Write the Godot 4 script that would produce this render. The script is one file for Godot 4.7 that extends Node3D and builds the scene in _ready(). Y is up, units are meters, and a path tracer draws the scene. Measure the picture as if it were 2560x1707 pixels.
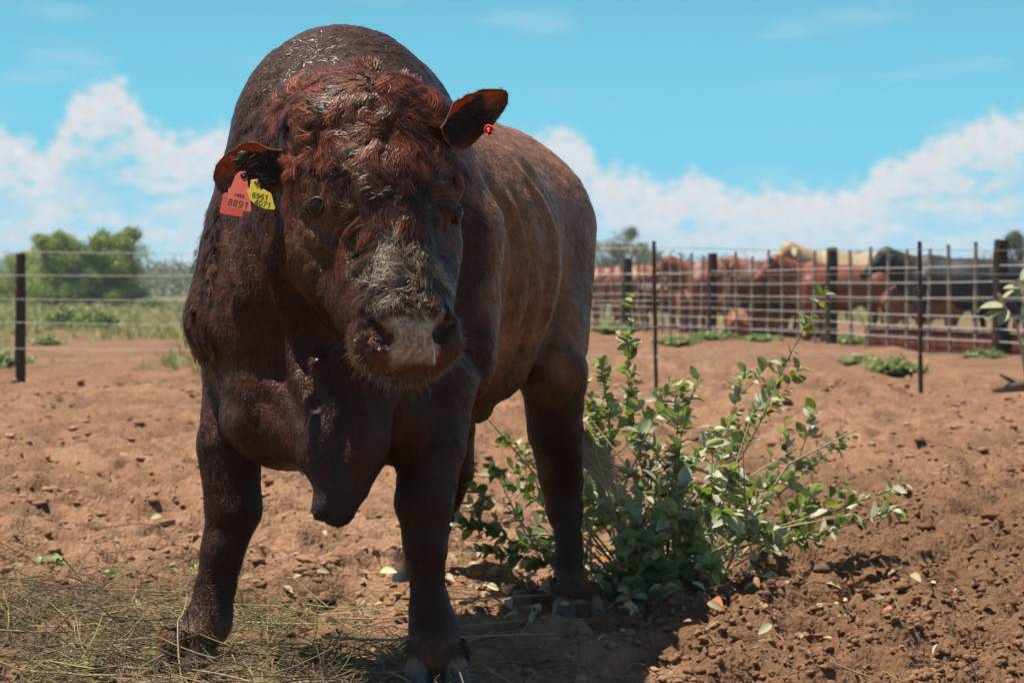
extends Node3D

var rng := RandomNumberGenerator.new()
var used := {}
var noise_a := FastNoiseLite.new()
var noise_b := FastNoiseLite.new()
var noise_c := FastNoiseLite.new()
var noise_d := FastNoiseLite.new()


func _ready() -> void:
	rng.seed = 20240611
	# ---- camera
	var cam := Camera3D.new()
	cam.name = "camera"
	var lens := CameraAttributesPhysical.new()
	lens.frustum_focal_length = 86.76
	lens.frustum_focus_distance = 5.35
	lens.frustum_near = 0.1
	lens.frustum_far = 4000.0
	lens.exposure_aperture = 9.0
	cam.attributes = lens
	cam.fov = 15.75
	cam.far = 4000.0
	add_child(cam)
	cam.position = Vector3(0, 0.9, 0)
	cam.rotation.x = -0.02195
	cam.current = true
	# ---- sky and air
	var env := Environment.new()
	env.background_mode = Environment.BG_SKY
	env.tonemap_mode = Environment.TONE_MAPPER_LINEAR
	env.tonemap_exposure = 1.7
	env.sdfgi_enabled = true
	env.ssao_enabled = true
	env.ssil_enabled = true
	var sky := Sky.new()
	var dome := PanoramaSkyMaterial.new()
	dome.panorama = sky_picture()
	sky.sky_material = dome
	env.sky = sky
	env.fog_enabled = true
	env.fog_density = 0.0005
	env.fog_light_color = Color(0.86, 0.93, 1.0)
	var around := WorldEnvironment.new()
	around.name = "world_environment"
	around.environment = env
	add_child(around)
	# ---- sun: high, behind the bull and to the left
	var sun := DirectionalLight3D.new()
	sun.name = "sun"
	sun.light_energy = 1.6
	sun.light_color = Color(1.0, 0.955, 0.88)
	sun.light_angular_distance = 0.5
	sun.shadow_enabled = true
	add_child(sun)
	sun.look_at_from_position(Vector3(-0.345, 0.935, -0.035) * 30.0, Vector3.ZERO, Vector3(0, 0, -1))
	# ---- place
	setup_noise()
	build_ground()
	build_far_vegetation()
	build_near_fence()
	build_kraal()
	build_cattle()
	build_bull()
	build_shrub()
	build_litter()
	build_small_plants()


# ---------------------------------------------------------------- helpers
func tag(o: Node, label: String, category: String, group := "", kind := "") -> void:
	if label: o.set_meta("label", label)
	if category: o.set_meta("category", category)
	if group: o.set_meta("group", group)
	if kind: o.set_meta("kind", kind)


func numbered(n: String) -> String:
	if not used.has(n):
		used[n] = 0
		return n
	used[n] += 1
	return "%s_%03d" % [n, used[n]]


func thing(called: String, label: String, category: String, at := Vector3.ZERO, turn := 0.0, group := "") -> Node3D:
	var o := Node3D.new()
	o.name = numbered(called)
	add_child(o)
	o.position = at
	o.rotation.y = turn
	tag(o, label, category, group)
	return o


func part(called: String, mesh: Mesh, mat: Material, parent: Node) -> MeshInstance3D:
	var o := MeshInstance3D.new()
	o.name = called
	o.mesh = mesh
	o.material_override = mat
	parent.add_child(o, true)
	return o


func many(called: String, mesh: Mesh, mat: Material, parent: Node, places: Array, colors: PackedColorArray) -> MultiMeshInstance3D:
	var mm := MultiMesh.new()
	mm.transform_format = MultiMesh.TRANSFORM_3D
	mm.use_colors = true
	mm.mesh = mesh
	mm.instance_count = places.size()
	for i in places.size():
		mm.set_instance_transform(i, places[i])
		mm.set_instance_color(i, colors[i])
	var o := MultiMeshInstance3D.new()
	o.name = called
	o.multimesh = mm
	o.material_override = mat
	parent.add_child(o, true)
	return o


func lin(r: float, g: float, b: float) -> Color:
	return Color(r, g, b).linear_to_srgb()


func mat(c: Color, rough := 0.8, spec := 0.4) -> StandardMaterial3D:
	var m := StandardMaterial3D.new()
	m.albedo_color = c
	m.roughness = rough
	m.metallic_specular = spec
	return m


func vmat(rough := 0.8, spec := 0.4) -> StandardMaterial3D:
	var m := mat(Color.WHITE, rough, spec)
	m.vertex_color_use_as_albedo = true
	return m


func noise_texture(freq: float, octaves: int, lo: float, hi: float, size := 512, seed_at := 1) -> NoiseTexture2D:
	var n := FastNoiseLite.new()
	n.seed = seed_at
	n.noise_type = FastNoiseLite.TYPE_SIMPLEX_SMOOTH
	n.frequency = freq
	n.fractal_octaves = octaves
	var g := Gradient.new()
	g.set_color(0, Color(lo, lo, lo))
	g.set_color(1, Color(hi, hi, hi))
	var t := NoiseTexture2D.new()
	t.width = size
	t.height = size
	t.seamless = true
	t.noise = n
	t.color_ramp = g
	return t


func arrays(v: PackedVector3Array, n: PackedVector3Array, c: PackedColorArray, idx: PackedInt32Array, uv := PackedVector2Array()) -> ArrayMesh:
	var a := []
	a.resize(Mesh.ARRAY_MAX)
	a[Mesh.ARRAY_VERTEX] = v
	a[Mesh.ARRAY_NORMAL] = n
	if c.size(): a[Mesh.ARRAY_COLOR] = c
	if uv.size(): a[Mesh.ARRAY_TEX_UV] = uv
	if idx.size(): a[Mesh.ARRAY_INDEX] = idx
	var m := ArrayMesh.new()
	m.add_surface_from_arrays(Mesh.PRIMITIVE_TRIANGLES, a)
	return m


class Tris:
	var v := PackedVector3Array()
	var n := PackedVector3Array()
	var c := PackedColorArray()
	var i := PackedInt32Array()

	func vert(p: Vector3, nn: Vector3, cc: Color) -> int:
		v.append(p)
		n.append(nn)
		c.append(cc)
		return v.size() - 1

	func tri(a: int, b: int, d: int) -> void:
		i.append(a)
		i.append(b)
		i.append(d)

	func quad(a: int, b: int, d: int, e: int) -> void:
		tri(a, b, d)
		tri(a, d, e)

	# a tube through points with radii, sides faces around
	func tube(pts: PackedVector3Array, rad: PackedFloat32Array, sides: int, col: Color, cap := true) -> void:
		var last := -1
		var up := Vector3(0.123, 0.9, 0.31)
		for k in pts.size():
			var t := (pts[mini(k + 1, pts.size() - 1)] - pts[maxi(k - 1, 0)]).normalized()
			var s := t.cross(up).normalized()
			if s.length() < 0.5: s = t.cross(Vector3.RIGHT).normalized()
			var b := s.cross(t)
			var first := v.size()
			for j in sides:
				var a := TAU * j / sides
				var d := s * cos(a) + b * sin(a)
				vert(pts[k] + d * rad[k], d, col)
			if last >= 0:
				for j in sides:
					var q := (j + 1) % sides
					quad(last + j, first + j, first + q, last + q)
			elif cap:
				for j in range(1, sides - 1): tri(first, first + j, first + j + 1)
			last = first
		if cap:
			for j in range(1, sides - 1): tri(last, last + j + 1, last + j)

	func box(lo: Vector3, hi: Vector3, col: Color) -> void:
		for ax in 3:
			for sg in [-1.0, 1.0]:
				var nn := Vector3.ZERO
				nn[ax] = sg
				var u := (ax + 1) % 3
				var w := (ax + 2) % 3
				var ids := []
				for q in [[0, 0], [1, 0], [1, 1], [0, 1]]:
					var p := Vector3.ZERO
					p[ax] = hi[ax] if sg > 0 else lo[ax]
					p[u] = hi[u] if q[0] else lo[u]
					p[w] = hi[w] if q[1] else lo[w]
					ids.append(vert(p, nn, col))
				if sg > 0: quad(ids[0], ids[3], ids[2], ids[1])
				else: quad(ids[0], ids[1], ids[2], ids[3])


func made(t: Tris) -> ArrayMesh:
	# turn every face to the side its normals point to
	for k in range(0, t.i.size(), 3):
		var a := t.i[k]
		var b := t.i[k + 1]
		var c := t.i[k + 2]
		if (t.v[b] - t.v[a]).cross(t.v[c] - t.v[a]).dot(t.n[a] + t.n[b] + t.n[c]) > 0.0:
			t.i[k + 1] = c
			t.i[k + 2] = b
	return arrays(t.v, t.n, t.c, t.i)


func setup_noise() -> void:
	noise_a.seed = 3
	noise_a.noise_type = FastNoiseLite.TYPE_SIMPLEX_SMOOTH
	noise_a.frequency = 1.0
	noise_a.fractal_octaves = 3
	noise_b.seed = 8
	noise_b.noise_type = FastNoiseLite.TYPE_CELLULAR
	noise_b.cellular_return_type = FastNoiseLite.RETURN_DISTANCE
	noise_b.cellular_distance_function = FastNoiseLite.DISTANCE_EUCLIDEAN
	noise_b.fractal_type = FastNoiseLite.FRACTAL_NONE
	noise_b.frequency = 1.0
	noise_c.seed = 12
	noise_c.noise_type = FastNoiseLite.TYPE_SIMPLEX_SMOOTH
	noise_c.frequency = 1.0
	noise_c.fractal_type = FastNoiseLite.FRACTAL_NONE
	noise_d.seed = 31
	noise_d.noise_type = FastNoiseLite.TYPE_SIMPLEX_SMOOTH
	noise_d.frequency = 1.0
	noise_d.fractal_octaves = 4


# ---------------------------------------------------------------- smooth solids
# A solid made of tapered, flattened capsules joined smoothly, with folds pressed into it.
class Solid:
	var a := PackedVector3Array()
	var ab := PackedVector3Array()
	var il := PackedFloat32Array()
	var ra := PackedFloat32Array()
	var dr := PackedFloat32Array()
	var ax := PackedVector3Array()
	var fl := PackedFloat32Array()
	var sm := PackedFloat32Array()
	var cut_from := 1 << 30
	# folds: segments of lines
	var fa := PackedVector3Array()
	var fab := PackedVector3Array()
	var fil := PackedFloat32Array()
	var fw := PackedFloat32Array()
	var fdw := PackedFloat32Array()
	var fis := PackedFloat32Array()
	var fd := PackedFloat32Array()
	var fg := PackedInt32Array()

	func cap(p: Vector3, q: Vector3, r0: float, r1: float, axis: Vector3, squash: float, k: float) -> void:
		a.append(p)
		var d := q - p
		ab.append(d)
		il.append(1.0 / maxf(d.length_squared(), 1e-9))
		ra.append(r0)
		dr.append(r1 - r0)
		ax.append(axis)
		fl.append(1.0 / squash - 1.0)
		sm.append(k)

	func fold(pts: Array, sigma: float, depth: float) -> void:
		var g := fg[fg.size() - 1] + 1 if fg.size() else 0
		var n := pts.size() - 1
		for i in n:
			fa.append(pts[i])
			var d: Vector3 = pts[i + 1] - pts[i]
			fab.append(d)
			fil.append(1.0 / maxf(d.length_squared(), 1e-9))
			var w0 := minf(1.0, minf(i, n - i) / 2.0)
			var w1 := minf(1.0, minf(i + 1, n - i - 1) / 2.0)
			fw.append(w0)
			fdw.append(w1 - w0)
			fis.append(1.0 / (sigma * sigma))
			fd.append(depth)
			fg.append(g)

	func one(p: Vector3, i: int) -> float:
		var v := p - a[i]
		var t := clampf(v.dot(ab[i]) * il[i], 0.0, 1.0)
		v -= ab[i] * t
		if fl[i] != 0.0:
			v += ax[i] * (v.dot(ax[i]) * fl[i])
		return v.length() - ra[i] - dr[i] * t

	func at(p: Vector3, list: PackedInt32Array, folds: PackedInt32Array) -> float:
		var d := 10.0
		for i in list:
			var v := p - a[i]
			var t := clampf(v.dot(ab[i]) * il[i], 0.0, 1.0)
			v -= ab[i] * t
			if fl[i] != 0.0:
				v += ax[i] * (v.dot(ax[i]) * fl[i])
			var e := v.length() - ra[i] - dr[i] * t
			var k := sm[i]
			if i >= cut_from:
				e = -e
				var h := maxf(k - absf(d - e), 0.0)
				d = maxf(d, e) + h * h / (4.0 * k)
			else:
				var h := maxf(k - absf(d - e), 0.0)
				d = minf(d, e) - h * h / (4.0 * k)
		var g := -1
		var best := 0.0
		for i in folds:
			if fg[i] != g:
				d += best
				best = 0.0
				g = fg[i]
			var v := p - fa[i]
			var t := clampf(v.dot(fab[i]) * fil[i], 0.0, 1.0)
			v -= fab[i] * t
			var q := v.length_squared() * fis[i]
			if q < 6.0:
				var e := fd[i] * (fw[i] + fdw[i] * t) * exp(-q)
				if absf(e) > absf(best): best = e
		return d + best

	func all_list() -> PackedInt32Array:
		return PackedInt32Array(range(a.size()))

	# surface nets: [vertices, normals, indices]; inside/outside of the box clip is kept
	func skin(lo: Vector3, hi: Vector3, h: float, clip: AABB, keep_inside: bool) -> Array:
		var nx := int((hi.x - lo.x) / h) + 2
		var ny := int((hi.y - lo.y) / h) + 2
		var nz := int((hi.z - lo.z) / h) + 2
		var val := PackedFloat32Array()
		val.resize(nx * ny * nz)
		val.fill(1.0)
		var B := 6
		var hd := h * B * 0.867
		var blocks := []
		var every := all_list()
		var none := PackedInt32Array()
		for bz in range(0, nz, B):
			for by in range(0, ny, B):
				for bx in range(0, nx, B):
					var c := lo + Vector3(bx + B * 0.5, by + B * 0.5, bz + B * 0.5) * h
					if keep_inside:
						if not clip.grow(hd).has_point(c): continue
					elif clip.size.x > 0 and clip.grow(-hd).has_point(c): continue
					var d := at(c, every, none)
					if absf(d) > hd + 0.06:
						if d < 0.0:
							for k in range(bz, mini(bz + B, nz)):
								for j in range(by, mini(by + B, ny)):
									for i in range(bx, mini(bx + B, nx)):
										val[(k * ny + j) * nx + i] = -1.0
						continue
					var list := PackedInt32Array()
					for i in a.size():
						if one(c, i) < (d if i < cut_from else absf(d)) + 2.0 * hd + sm[i] + 0.02: list.append(i)
					var folds := PackedInt32Array()
					for i in fa.size():
						var v := c - fa[i]
						v -= fab[i] * clampf(v.dot(fab[i]) * fil[i], 0.0, 1.0)
						if v.length() < hd + 2.5 / sqrt(fis[i]): folds.append(i)
					for k in range(bz, mini(bz + B, nz)):
						for j in range(by, mini(by + B, ny)):
							for i in range(bx, mini(bx + B, nx)):
								val[(k * ny + j) * nx + i] = at(lo + Vector3(i, j, k) * h, list, folds)
					blocks.append(Vector3i(bx, by, bz))
		var cell := {}
		var verts := PackedVector3Array()
		var cells := PackedInt32Array()
		var off := PackedInt32Array([0, 1, nx, nx + 1, nx * ny, nx * ny + 1, nx * ny + nx, nx * ny + nx + 1])
		var edges := [[0, 1], [2, 3], [4, 5], [6, 7], [0, 2], [1, 3], [4, 6], [5, 7], [0, 4], [1, 5], [2, 6], [3, 7]]
		var corner := PackedVector3Array()
		for q in 8: corner.append(Vector3(q & 1, (q >> 1) & 1, q >> 2))
		var cv := PackedFloat32Array()
		cv.resize(8)
		for b in blocks:
			for k in range(b.z, mini(b.z + B, nz - 1)):
				for j in range(b.y, mini(b.y + B, ny - 1)):
					for i in range(b.x, mini(b.x + B, nx - 1)):
						var o := (k * ny + j) * nx + i
						var s := 0
						for q in 8:
							cv[q] = val[o + off[q]]
							if cv[q] < 0.0: s += 1
						if s == 0 or s == 8: continue
						var p := Vector3.ZERO
						var n := 0
						for e in edges:
							var x := cv[e[0]]
							var y := cv[e[1]]
							if (x < 0.0) != (y < 0.0):
								p += corner[e[0]].lerp(corner[e[1]], x / (x - y))
								n += 1
						p = lo + (Vector3(i, j, k) + p / n) * h
						if clip.size.x > 0 and clip.has_point(p) != keep_inside: continue
						cell[o] = verts.size()
						verts.append(p)
						cells.append(o)
		var idx := PackedInt32Array()
		var nrm := PackedVector3Array()
		nrm.resize(verts.size())
		var steps := [1, nx, nx * ny]
		for o in cells:
			var x0 := val[o]
			for axis in 3:
				var x1 := val[o + steps[axis]]
				if (x0 < 0.0) == (x1 < 0.0): continue
				var s1: int = steps[(axis + 1) % 3]
				var s2: int = steps[(axis + 2) % 3]
				var c1: int = cell.get(o - s1, -1)
				var c2: int = cell.get(o - s1 - s2, -1)
				var c3: int = cell.get(o - s2, -1)
				if c1 < 0 or c2 < 0 or c3 < 0: continue
				var c0: int = cell[o]
				var q := [c0, c1, c2, c3] if x0 >= 0.0 else [c0, c3, c2, c1]
				var fn := (verts[q[2]] - verts[q[0]]).cross(verts[q[3]] - verts[q[1]])
				# fn points inwards for a clockwise front face
				for w in q: nrm[w] -= fn
				idx.append_array(PackedInt32Array([q[0], q[1], q[2], q[0], q[2], q[3]]))
		for i in nrm.size(): nrm[i] = nrm[i].normalized()
		return [verts, nrm, idx]


# ---------------------------------------------------------------- sky
var sky_n1 := FastNoiseLite.new()
var sky_n2 := FastNoiseLite.new()
# tops of the cumulus bank, in degrees of bearing and elevation
var bank := PackedVector2Array([Vector2(-180, 2.6), Vector2(-120, 3.4), Vector2(-60, 2.6), Vector2(-25, 3.2), Vector2(-14, 3.1), Vector2(-11.9, 3.75), Vector2(-11.0, 3.4), Vector2(-10.75, 3.1), Vector2(-10.4, 3.7), Vector2(-10.1, 4.5), Vector2(-9.6, 4.7), Vector2(-9.1, 4.95), Vector2(-8.7, 4.5), Vector2(-8.35, 3.85), Vector2(-7.6, 3.5), Vector2(-6.6, 3.8), Vector2(-5.6, 3.6), Vector2(-3, 3.3), Vector2(-1, 3.5), Vector2(0.5, 3.55), Vector2(1.3, 3.8), Vector2(1.75, 3.45), Vector2(2.0, 2.9), Vector2(2.9, 2.75), Vector2(3.6, 2.35), Vector2(4.2, 2.85), Vector2(5.0, 2.3), Vector2(6.0, 2.35), Vector2(7.0, 2.3), Vector2(8.0, 2.4), Vector2(8.35, 2.9), Vector2(9.2, 3.15), Vector2(10.0, 3.7), Vector2(11.0, 4.0), Vector2(11.7, 4.05), Vector2(14, 3.4), Vector2(22, 3.0), Vector2(60, 2.4), Vector2(120, 3.2), Vector2(180, 2.6)])


func bank_top(b: float) -> float:
	for i in bank.size() - 1:
		if b <= bank[i + 1].x:
			return lerpf(bank[i].y, bank[i + 1].y, (b - bank[i].x) / (bank[i + 1].x - bank[i].x))
	return bank[bank.size() - 1].y


func sky_color(b: float, e: float, fine: bool) -> Color:
	var t := clampf(e / 90.0, 0.0, 1.0)
	var low := Color(0.37, 0.72, 0.94)
	var mid := Color(0.19, 0.63, 0.84)
	var high := Color(0.045, 0.125, 0.28)
	var c := low.lerp(mid, smoothstep(0.0, 3.2, e))
	c = c.lerp(Color(0.09, 0.33, 0.56), smoothstep(3.0, 12.0, e))
	c = c.lerp(high, smoothstep(0.08, 0.55, t))
	c = Color(c.r * 0.64, c.g * 0.60, c.b * 0.585)
	if e > 75.0: return c
	# scattered clouds overhead, out of view, added to whiten the ambient light
	if e > 9.0:
		var k := 14.0 / sin(deg_to_rad(e))
		var puff := sky_n1.get_noise_2d(sin(deg_to_rad(b)) * k * 0.11 + 300.0, cos(deg_to_rad(b)) * k * 0.11)
		c = c.lerp(Color(0.43, 0.435, 0.445), smoothstep(0.06, 0.34, puff) * 0.8 * smoothstep(9.0, 16.0, e) * (1.0 - smoothstep(60.0, 75.0, e)))
	if e > 40.0: return c
	var x := b * cos(deg_to_rad(e))
	var big := sky_n1.get_noise_2d(x * 2.2, e * 3.0)
	var small := sky_n2.get_noise_2d(x * 7.0, e * 8.0) if fine else 0.0
	var top := bank_top(b) + big * 0.30 + small * 0.16
	var edge := smoothstep(-0.12, 0.42, top - e)
	# the bank is full near its tops and thins to streaks below
	var below := top - e
	var streak := sky_n2.get_noise_2d(x * 0.9 + 40.0, e * 4.5)
	var cover := edge * lerpf(1.0, clampf(0.62 + streak * 0.85 + 0.12 * big, 0.12, 0.95), smoothstep(0.5, 1.6, below + 0.5 * streak))
	var hole := sky_n1.get_noise_2d(x * 1.1 + 90.0, e * 2.2 + 7.0)
	cover *= 1.0 - 0.75 * smoothstep(0.15, 0.5, hole) * smoothstep(0.3, 1.2, below)
	var grey := 0.45 + 0.05 * small + 0.035 * big
	var shade := smoothstep(0.5, 2.4, below)
	var body := Color(grey * (1.0 - 0.10 * shade), grey * (1.0 - 0.03 * shade), grey * 1.035)
	c = c.lerp(body, cover * 0.93)
	# thin high wisps
	var wisp := sky_n1.get_noise_2d(x * 0.13 + 13.0, e * 0.7 + 50.0)
	c = c.lerp(Color(0.34, 0.43, 0.475), smoothstep(0.16, 0.60, wisp) * 0.28 * (1.0 - edge) * (1.0 - smoothstep(12.0, 35.0, e)))
	return c


func sky_picture() -> ImageTexture:
	sky_n1.seed = 5
	sky_n1.frequency = 1.0
	sky_n1.noise_type = FastNoiseLite.TYPE_SIMPLEX_SMOOTH
	sky_n1.fractal_octaves = 4
	sky_n2.seed = 17
	sky_n2.frequency = 0.5
	sky_n2.noise_type = FastNoiseLite.TYPE_SIMPLEX_SMOOTH
	sky_n2.fractal_octaves = 5
	var w := 4096
	var h := 2048
	var im := Image.create(1024, 512, false, Image.FORMAT_RGB8)
	for j in 512:
		var e := 90.0 - (j + 0.5) * 180.0 / 512.0
		for i in 1024:
			var b := fposmod((i + 0.5) * 360.0 / 1024.0 + 180.0, 360.0) - 180.0
			if e < -1.0: im.set_pixel(i, j, Color(0.30, 0.19, 0.12).linear_to_srgb())
			else: im.set_pixel(i, j, sky_color(b, maxf(e, 0.0), false).linear_to_srgb())
	im.resize(w, h, Image.INTERPOLATE_BILINEAR)
	for j in range(int(h * 0.5 * (1.0 - 14.0 / 90.0)), h / 2 + 6):
		var e := 90.0 - (j + 0.5) * 180.0 / h
		for q in range(-300, 300):
			var b := (q + 0.5) * 360.0 / w
			im.set_pixel(posmod(q, w), j, sky_color(b, maxf(e, 0.0), true).linear_to_srgb())
	return ImageTexture.create_from_image(im)


# ---------------------------------------------------------------- ground
func clumpy(x: float, d: float) -> float:
	# churned, crumbly soil: the near side to the right of the bull
	var n := noise_a.get_noise_2d(x * 0.9, d * 0.5)
	return smoothstep(-0.25, 0.35, x - 0.2 + n * 0.7 - (d - 6.0) * 0.10) * (1.0 - smoothstep(9.0, 15.0, d))


func ground_height(x: float, z: float) -> float:
	var d := -z
	if d < -30.0 or d > 200.0 or absf(x) > 90.0: return 0.0
	var far := 1.0 - smoothstep(60.0, 180.0, d)
	var k := clumpy(x, d)
	var h := noise_a.get_noise_2d(x * 0.8, z * 0.8) * 0.045 * far
	if d < 40.0:
		# hoof churn
		var pit := noise_b.get_noise_2d(x * 3.6, z * 3.6)
		h -= smoothstep(-0.48, -0.66, pit) * 0.065 * (1.0 - smoothstep(25.0, 40.0, d))
		h += noise_a.get_noise_2d(x * 3.1 + 7.0, z * 3.1) * 0.055
	if d < 20.0 and d > 4.0:
		h += noise_a.get_noise_2d(x * 9.0, z * 9.0 + 3.0) * 0.019
		var cl := noise_b.get_noise_2d(x * 14.0 + 5.0, z * 14.0)
		h += (-0.5 - cl) * 0.020 * (0.35 + k)
		h += noise_d.get_noise_2d(x * 26.0, z * 26.0) * 0.011 * (0.5 + k)
		h += k * noise_a.get_noise_2d(x * 2.2 + 31.0, z * 2.2) * 0.035
	# trodden flat where the feet stand
	for f in feet:
		var q := Vector2(x - f.x, z - f.z).length()
		h = lerpf(f.y, h, smoothstep(0.07, 0.22, q))
	return h


var feet: Array[Vector3] = [
	Vector3(-0.169, 0.0, -5.530),
	Vector3(-0.767, 0.0, -5.770),
	Vector3(0.178, 0.0, -6.760),
	Vector3(-0.289, 0.0, -7.560),
]


func spaced(stops: Array) -> PackedFloat32Array:
	# [[from, step at from], ...] grows the step evenly between stops
	var out := PackedFloat32Array()
	for i in stops.size() - 1:
		var x: float = stops[i][0]
		while x < stops[i + 1][0] - 1e-6:
			out.append(x)
			var f: float = (x - stops[i][0]) / (stops[i + 1][0] - stops[i][0])
			x += maxf(lerpf(stops[i][1], stops[i + 1][1], f), 0.004)
	out.append(stops[stops.size() - 1][0])
	return out


func build_ground() -> void:
	var xs := spaced([[-900.0, 150.0], [-60.0, 10.0], [-12.0, 0.9], [-4.2, 0.12], [-2.0, 0.024], [2.1, 0.024], [4.2, 0.12], [12.0, 0.9], [60.0, 10.0], [900.0, 150.0]])
	var ds := spaced([[-60.0, 12.0], [2.0, 0.5], [5.2, 0.018], [8.2, 0.022], [14.0, 0.055], [26.0, 0.15], [60.0, 1.2], [200.0, 12.0], [2500.0, 300.0]])
	var v := PackedVector3Array()
	var n := PackedVector3Array()
	var c := PackedColorArray()
	var nx := xs.size()
	for d in ds:
		for x in xs:
			v.append(Vector3(x, ground_height(x, -d), -d))
			c.append(ground_color(x, d))
	n.resize(v.size())
	var idx := PackedInt32Array()
	for j in ds.size() - 1:
		for i in nx - 1:
			var a := j * nx + i
			var b := a + nx
			var fn := (v[b + 1] - v[a]).cross(v[b] - v[a + 1])
			fn = fn.normalized()
			n[a] += fn
			n[a + 1] += fn
			n[b] += fn
			n[b + 1] += fn
			idx.append_array(PackedInt32Array([a, b, b + 1, a, b + 1, a + 1]))
	for i in n.size(): n[i] = n[i].normalized() * signf(n[i].y)
	var m := vmat(0.95, 0.25)
	m.albedo_texture = noise_texture(0.02, 5, 0.72, 1.0, 1024, 4)
	m.uv1_triplanar = true
	m.uv1_world_triplanar = true
	m.uv1_scale = Vector3(0.9, 0.9, 0.9)
	m.heightmap_enabled = true
	m.heightmap_scale = 1.6
	m.heightmap_texture = noise_texture(0.05, 5, 0.0, 1.0, 1024, 9)
	var o := part("ground", arrays(v, n, c, idx), m, self)
	tag(o, "", "", "", "structure")


func ground_color(x: float, d: float) -> Color:
	var sand := Color(0.295, 0.166, 0.100)
	var pale := Color(0.365, 0.215, 0.134)
	var soil := Color(0.185, 0.102, 0.06)
	var big := noise_a.get_noise_2d(x * 0.35 + 11.0, d * 0.25)
	var c := sand.lerp(pale, clampf(0.5 + big, 0.0, 1.0))
	var k := clumpy(x, d)
	c = c.lerp(soil, k * 0.85)
	# scattered spots of the darker soil tone
	var sp := noise_a.get_noise_2d(x * 2.3, d * 2.0 + 60.0)
	c = c.lerp(soil, smoothstep(0.05, 0.35, sp) * 0.6)
	var fine := noise_d.get_noise_2d(x * 7.0, d * 5.0)
	c = c.lerp(soil, smoothstep(0.0, 0.4, fine) * 0.35)
	# old dung and litter dust at the near left
	var lit := litter_amount(x, d)
	c = c.lerp(Color(0.17, 0.12, 0.07), lit * 0.6)
	# green cover beyond the fence
	var gn := noise_d.get_noise_2d(x * 0.35, d * 0.10)
	var g := smoothstep(38.0, 62.0, d + gn * 30.0 + (4.0 if x < 0.0 else -18.0))
	c = c.lerp(Color(0.17, 0.18, 0.075), g * 0.7)
	return c


func litter_amount(x: float, d: float) -> float:
	var n := noise_a.get_noise_2d(x * 1.3 + 5.0, d * 1.1)
	return clampf(smoothstep(0.45, -0.55, x + 0.25 + n * 0.5) * (1.0 - smoothstep(6.4, 8.2, d + n * 0.8 + maxf(x + 0.9, 0.0) * 1.2)), 0.0, 1.0)


# ---------------------------------------------------------------- leaves
func leaf_mesh(length: float, width: float, curl: float) -> ArrayMesh:
	# a pointed oval folded along its midrib, stalk at the origin, along +z, face up
	var t := Tris.new()
	var rows := 5
	var ids := []
	for i in rows + 1:
		var s := float(i) / rows
		var w := width * 0.5 * pow(sin(PI * clampf(0.05 + 0.93 * s, 0.0, 1.0)), 0.62)
		var y := -curl * s * s * length
		var row := []
		for q in [-1.0, 0.0, 1.0]:
			row.append(t.vert(Vector3(q * w, y + absf(q) * w * 0.35, s * length), Vector3(-q * 0.33, 1.0, curl * s).normalized(), Color.WHITE))
		ids.append(row)
	for i in rows:
		for q in 2: t.quad(ids[i][q], ids[i + 1][q], ids[i + 1][q + 1], ids[i][q + 1])
	return made(t)


func leaf_material(rough := 0.45) -> StandardMaterial3D:
	var m := vmat(rough, 0.5)
	m.backlight_enabled = true
	m.backlight = Color(0.55, 0.62, 0.25)
	return m


func clump_mesh(seed_at: int, leaves: int, leaf: float, spread: float) -> ArrayMesh:
	# a loose spray of leaf faces
	var r := RandomNumberGenerator.new()
	r.seed = seed_at
	var t := Tris.new()
	for k in leaves:
		var p := Vector3(r.randfn(), r.randfn(), r.randfn()) * spread * 0.5
		var n := (Vector3(r.randfn(), r.randfn() + 0.7, r.randfn())).normalized()
		var u := n.cross(Vector3(r.randfn(), r.randfn(), r.randfn())).normalized()
		var w := n.cross(u)
		var l := leaf * r.randf_range(0.7, 1.3)
		var g := r.randf_range(0.75, 1.25)
		var col := Color(g, g, g * r.randf_range(0.8, 1.1))
		var a := t.vert(p - u * l * 0.5, n, col)
		var b := t.vert(p + w * l * 0.28, n, col)
		var c := t.vert(p + u * l * 0.5, n, col)
		var d := t.vert(p - w * l * 0.28, n, col)
		t.quad(a, b, c, d)
	return made(t)


var clumps: Array[ArrayMesh] = []
var leaf_mat: StandardMaterial3D
var bark: StandardMaterial3D


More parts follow.
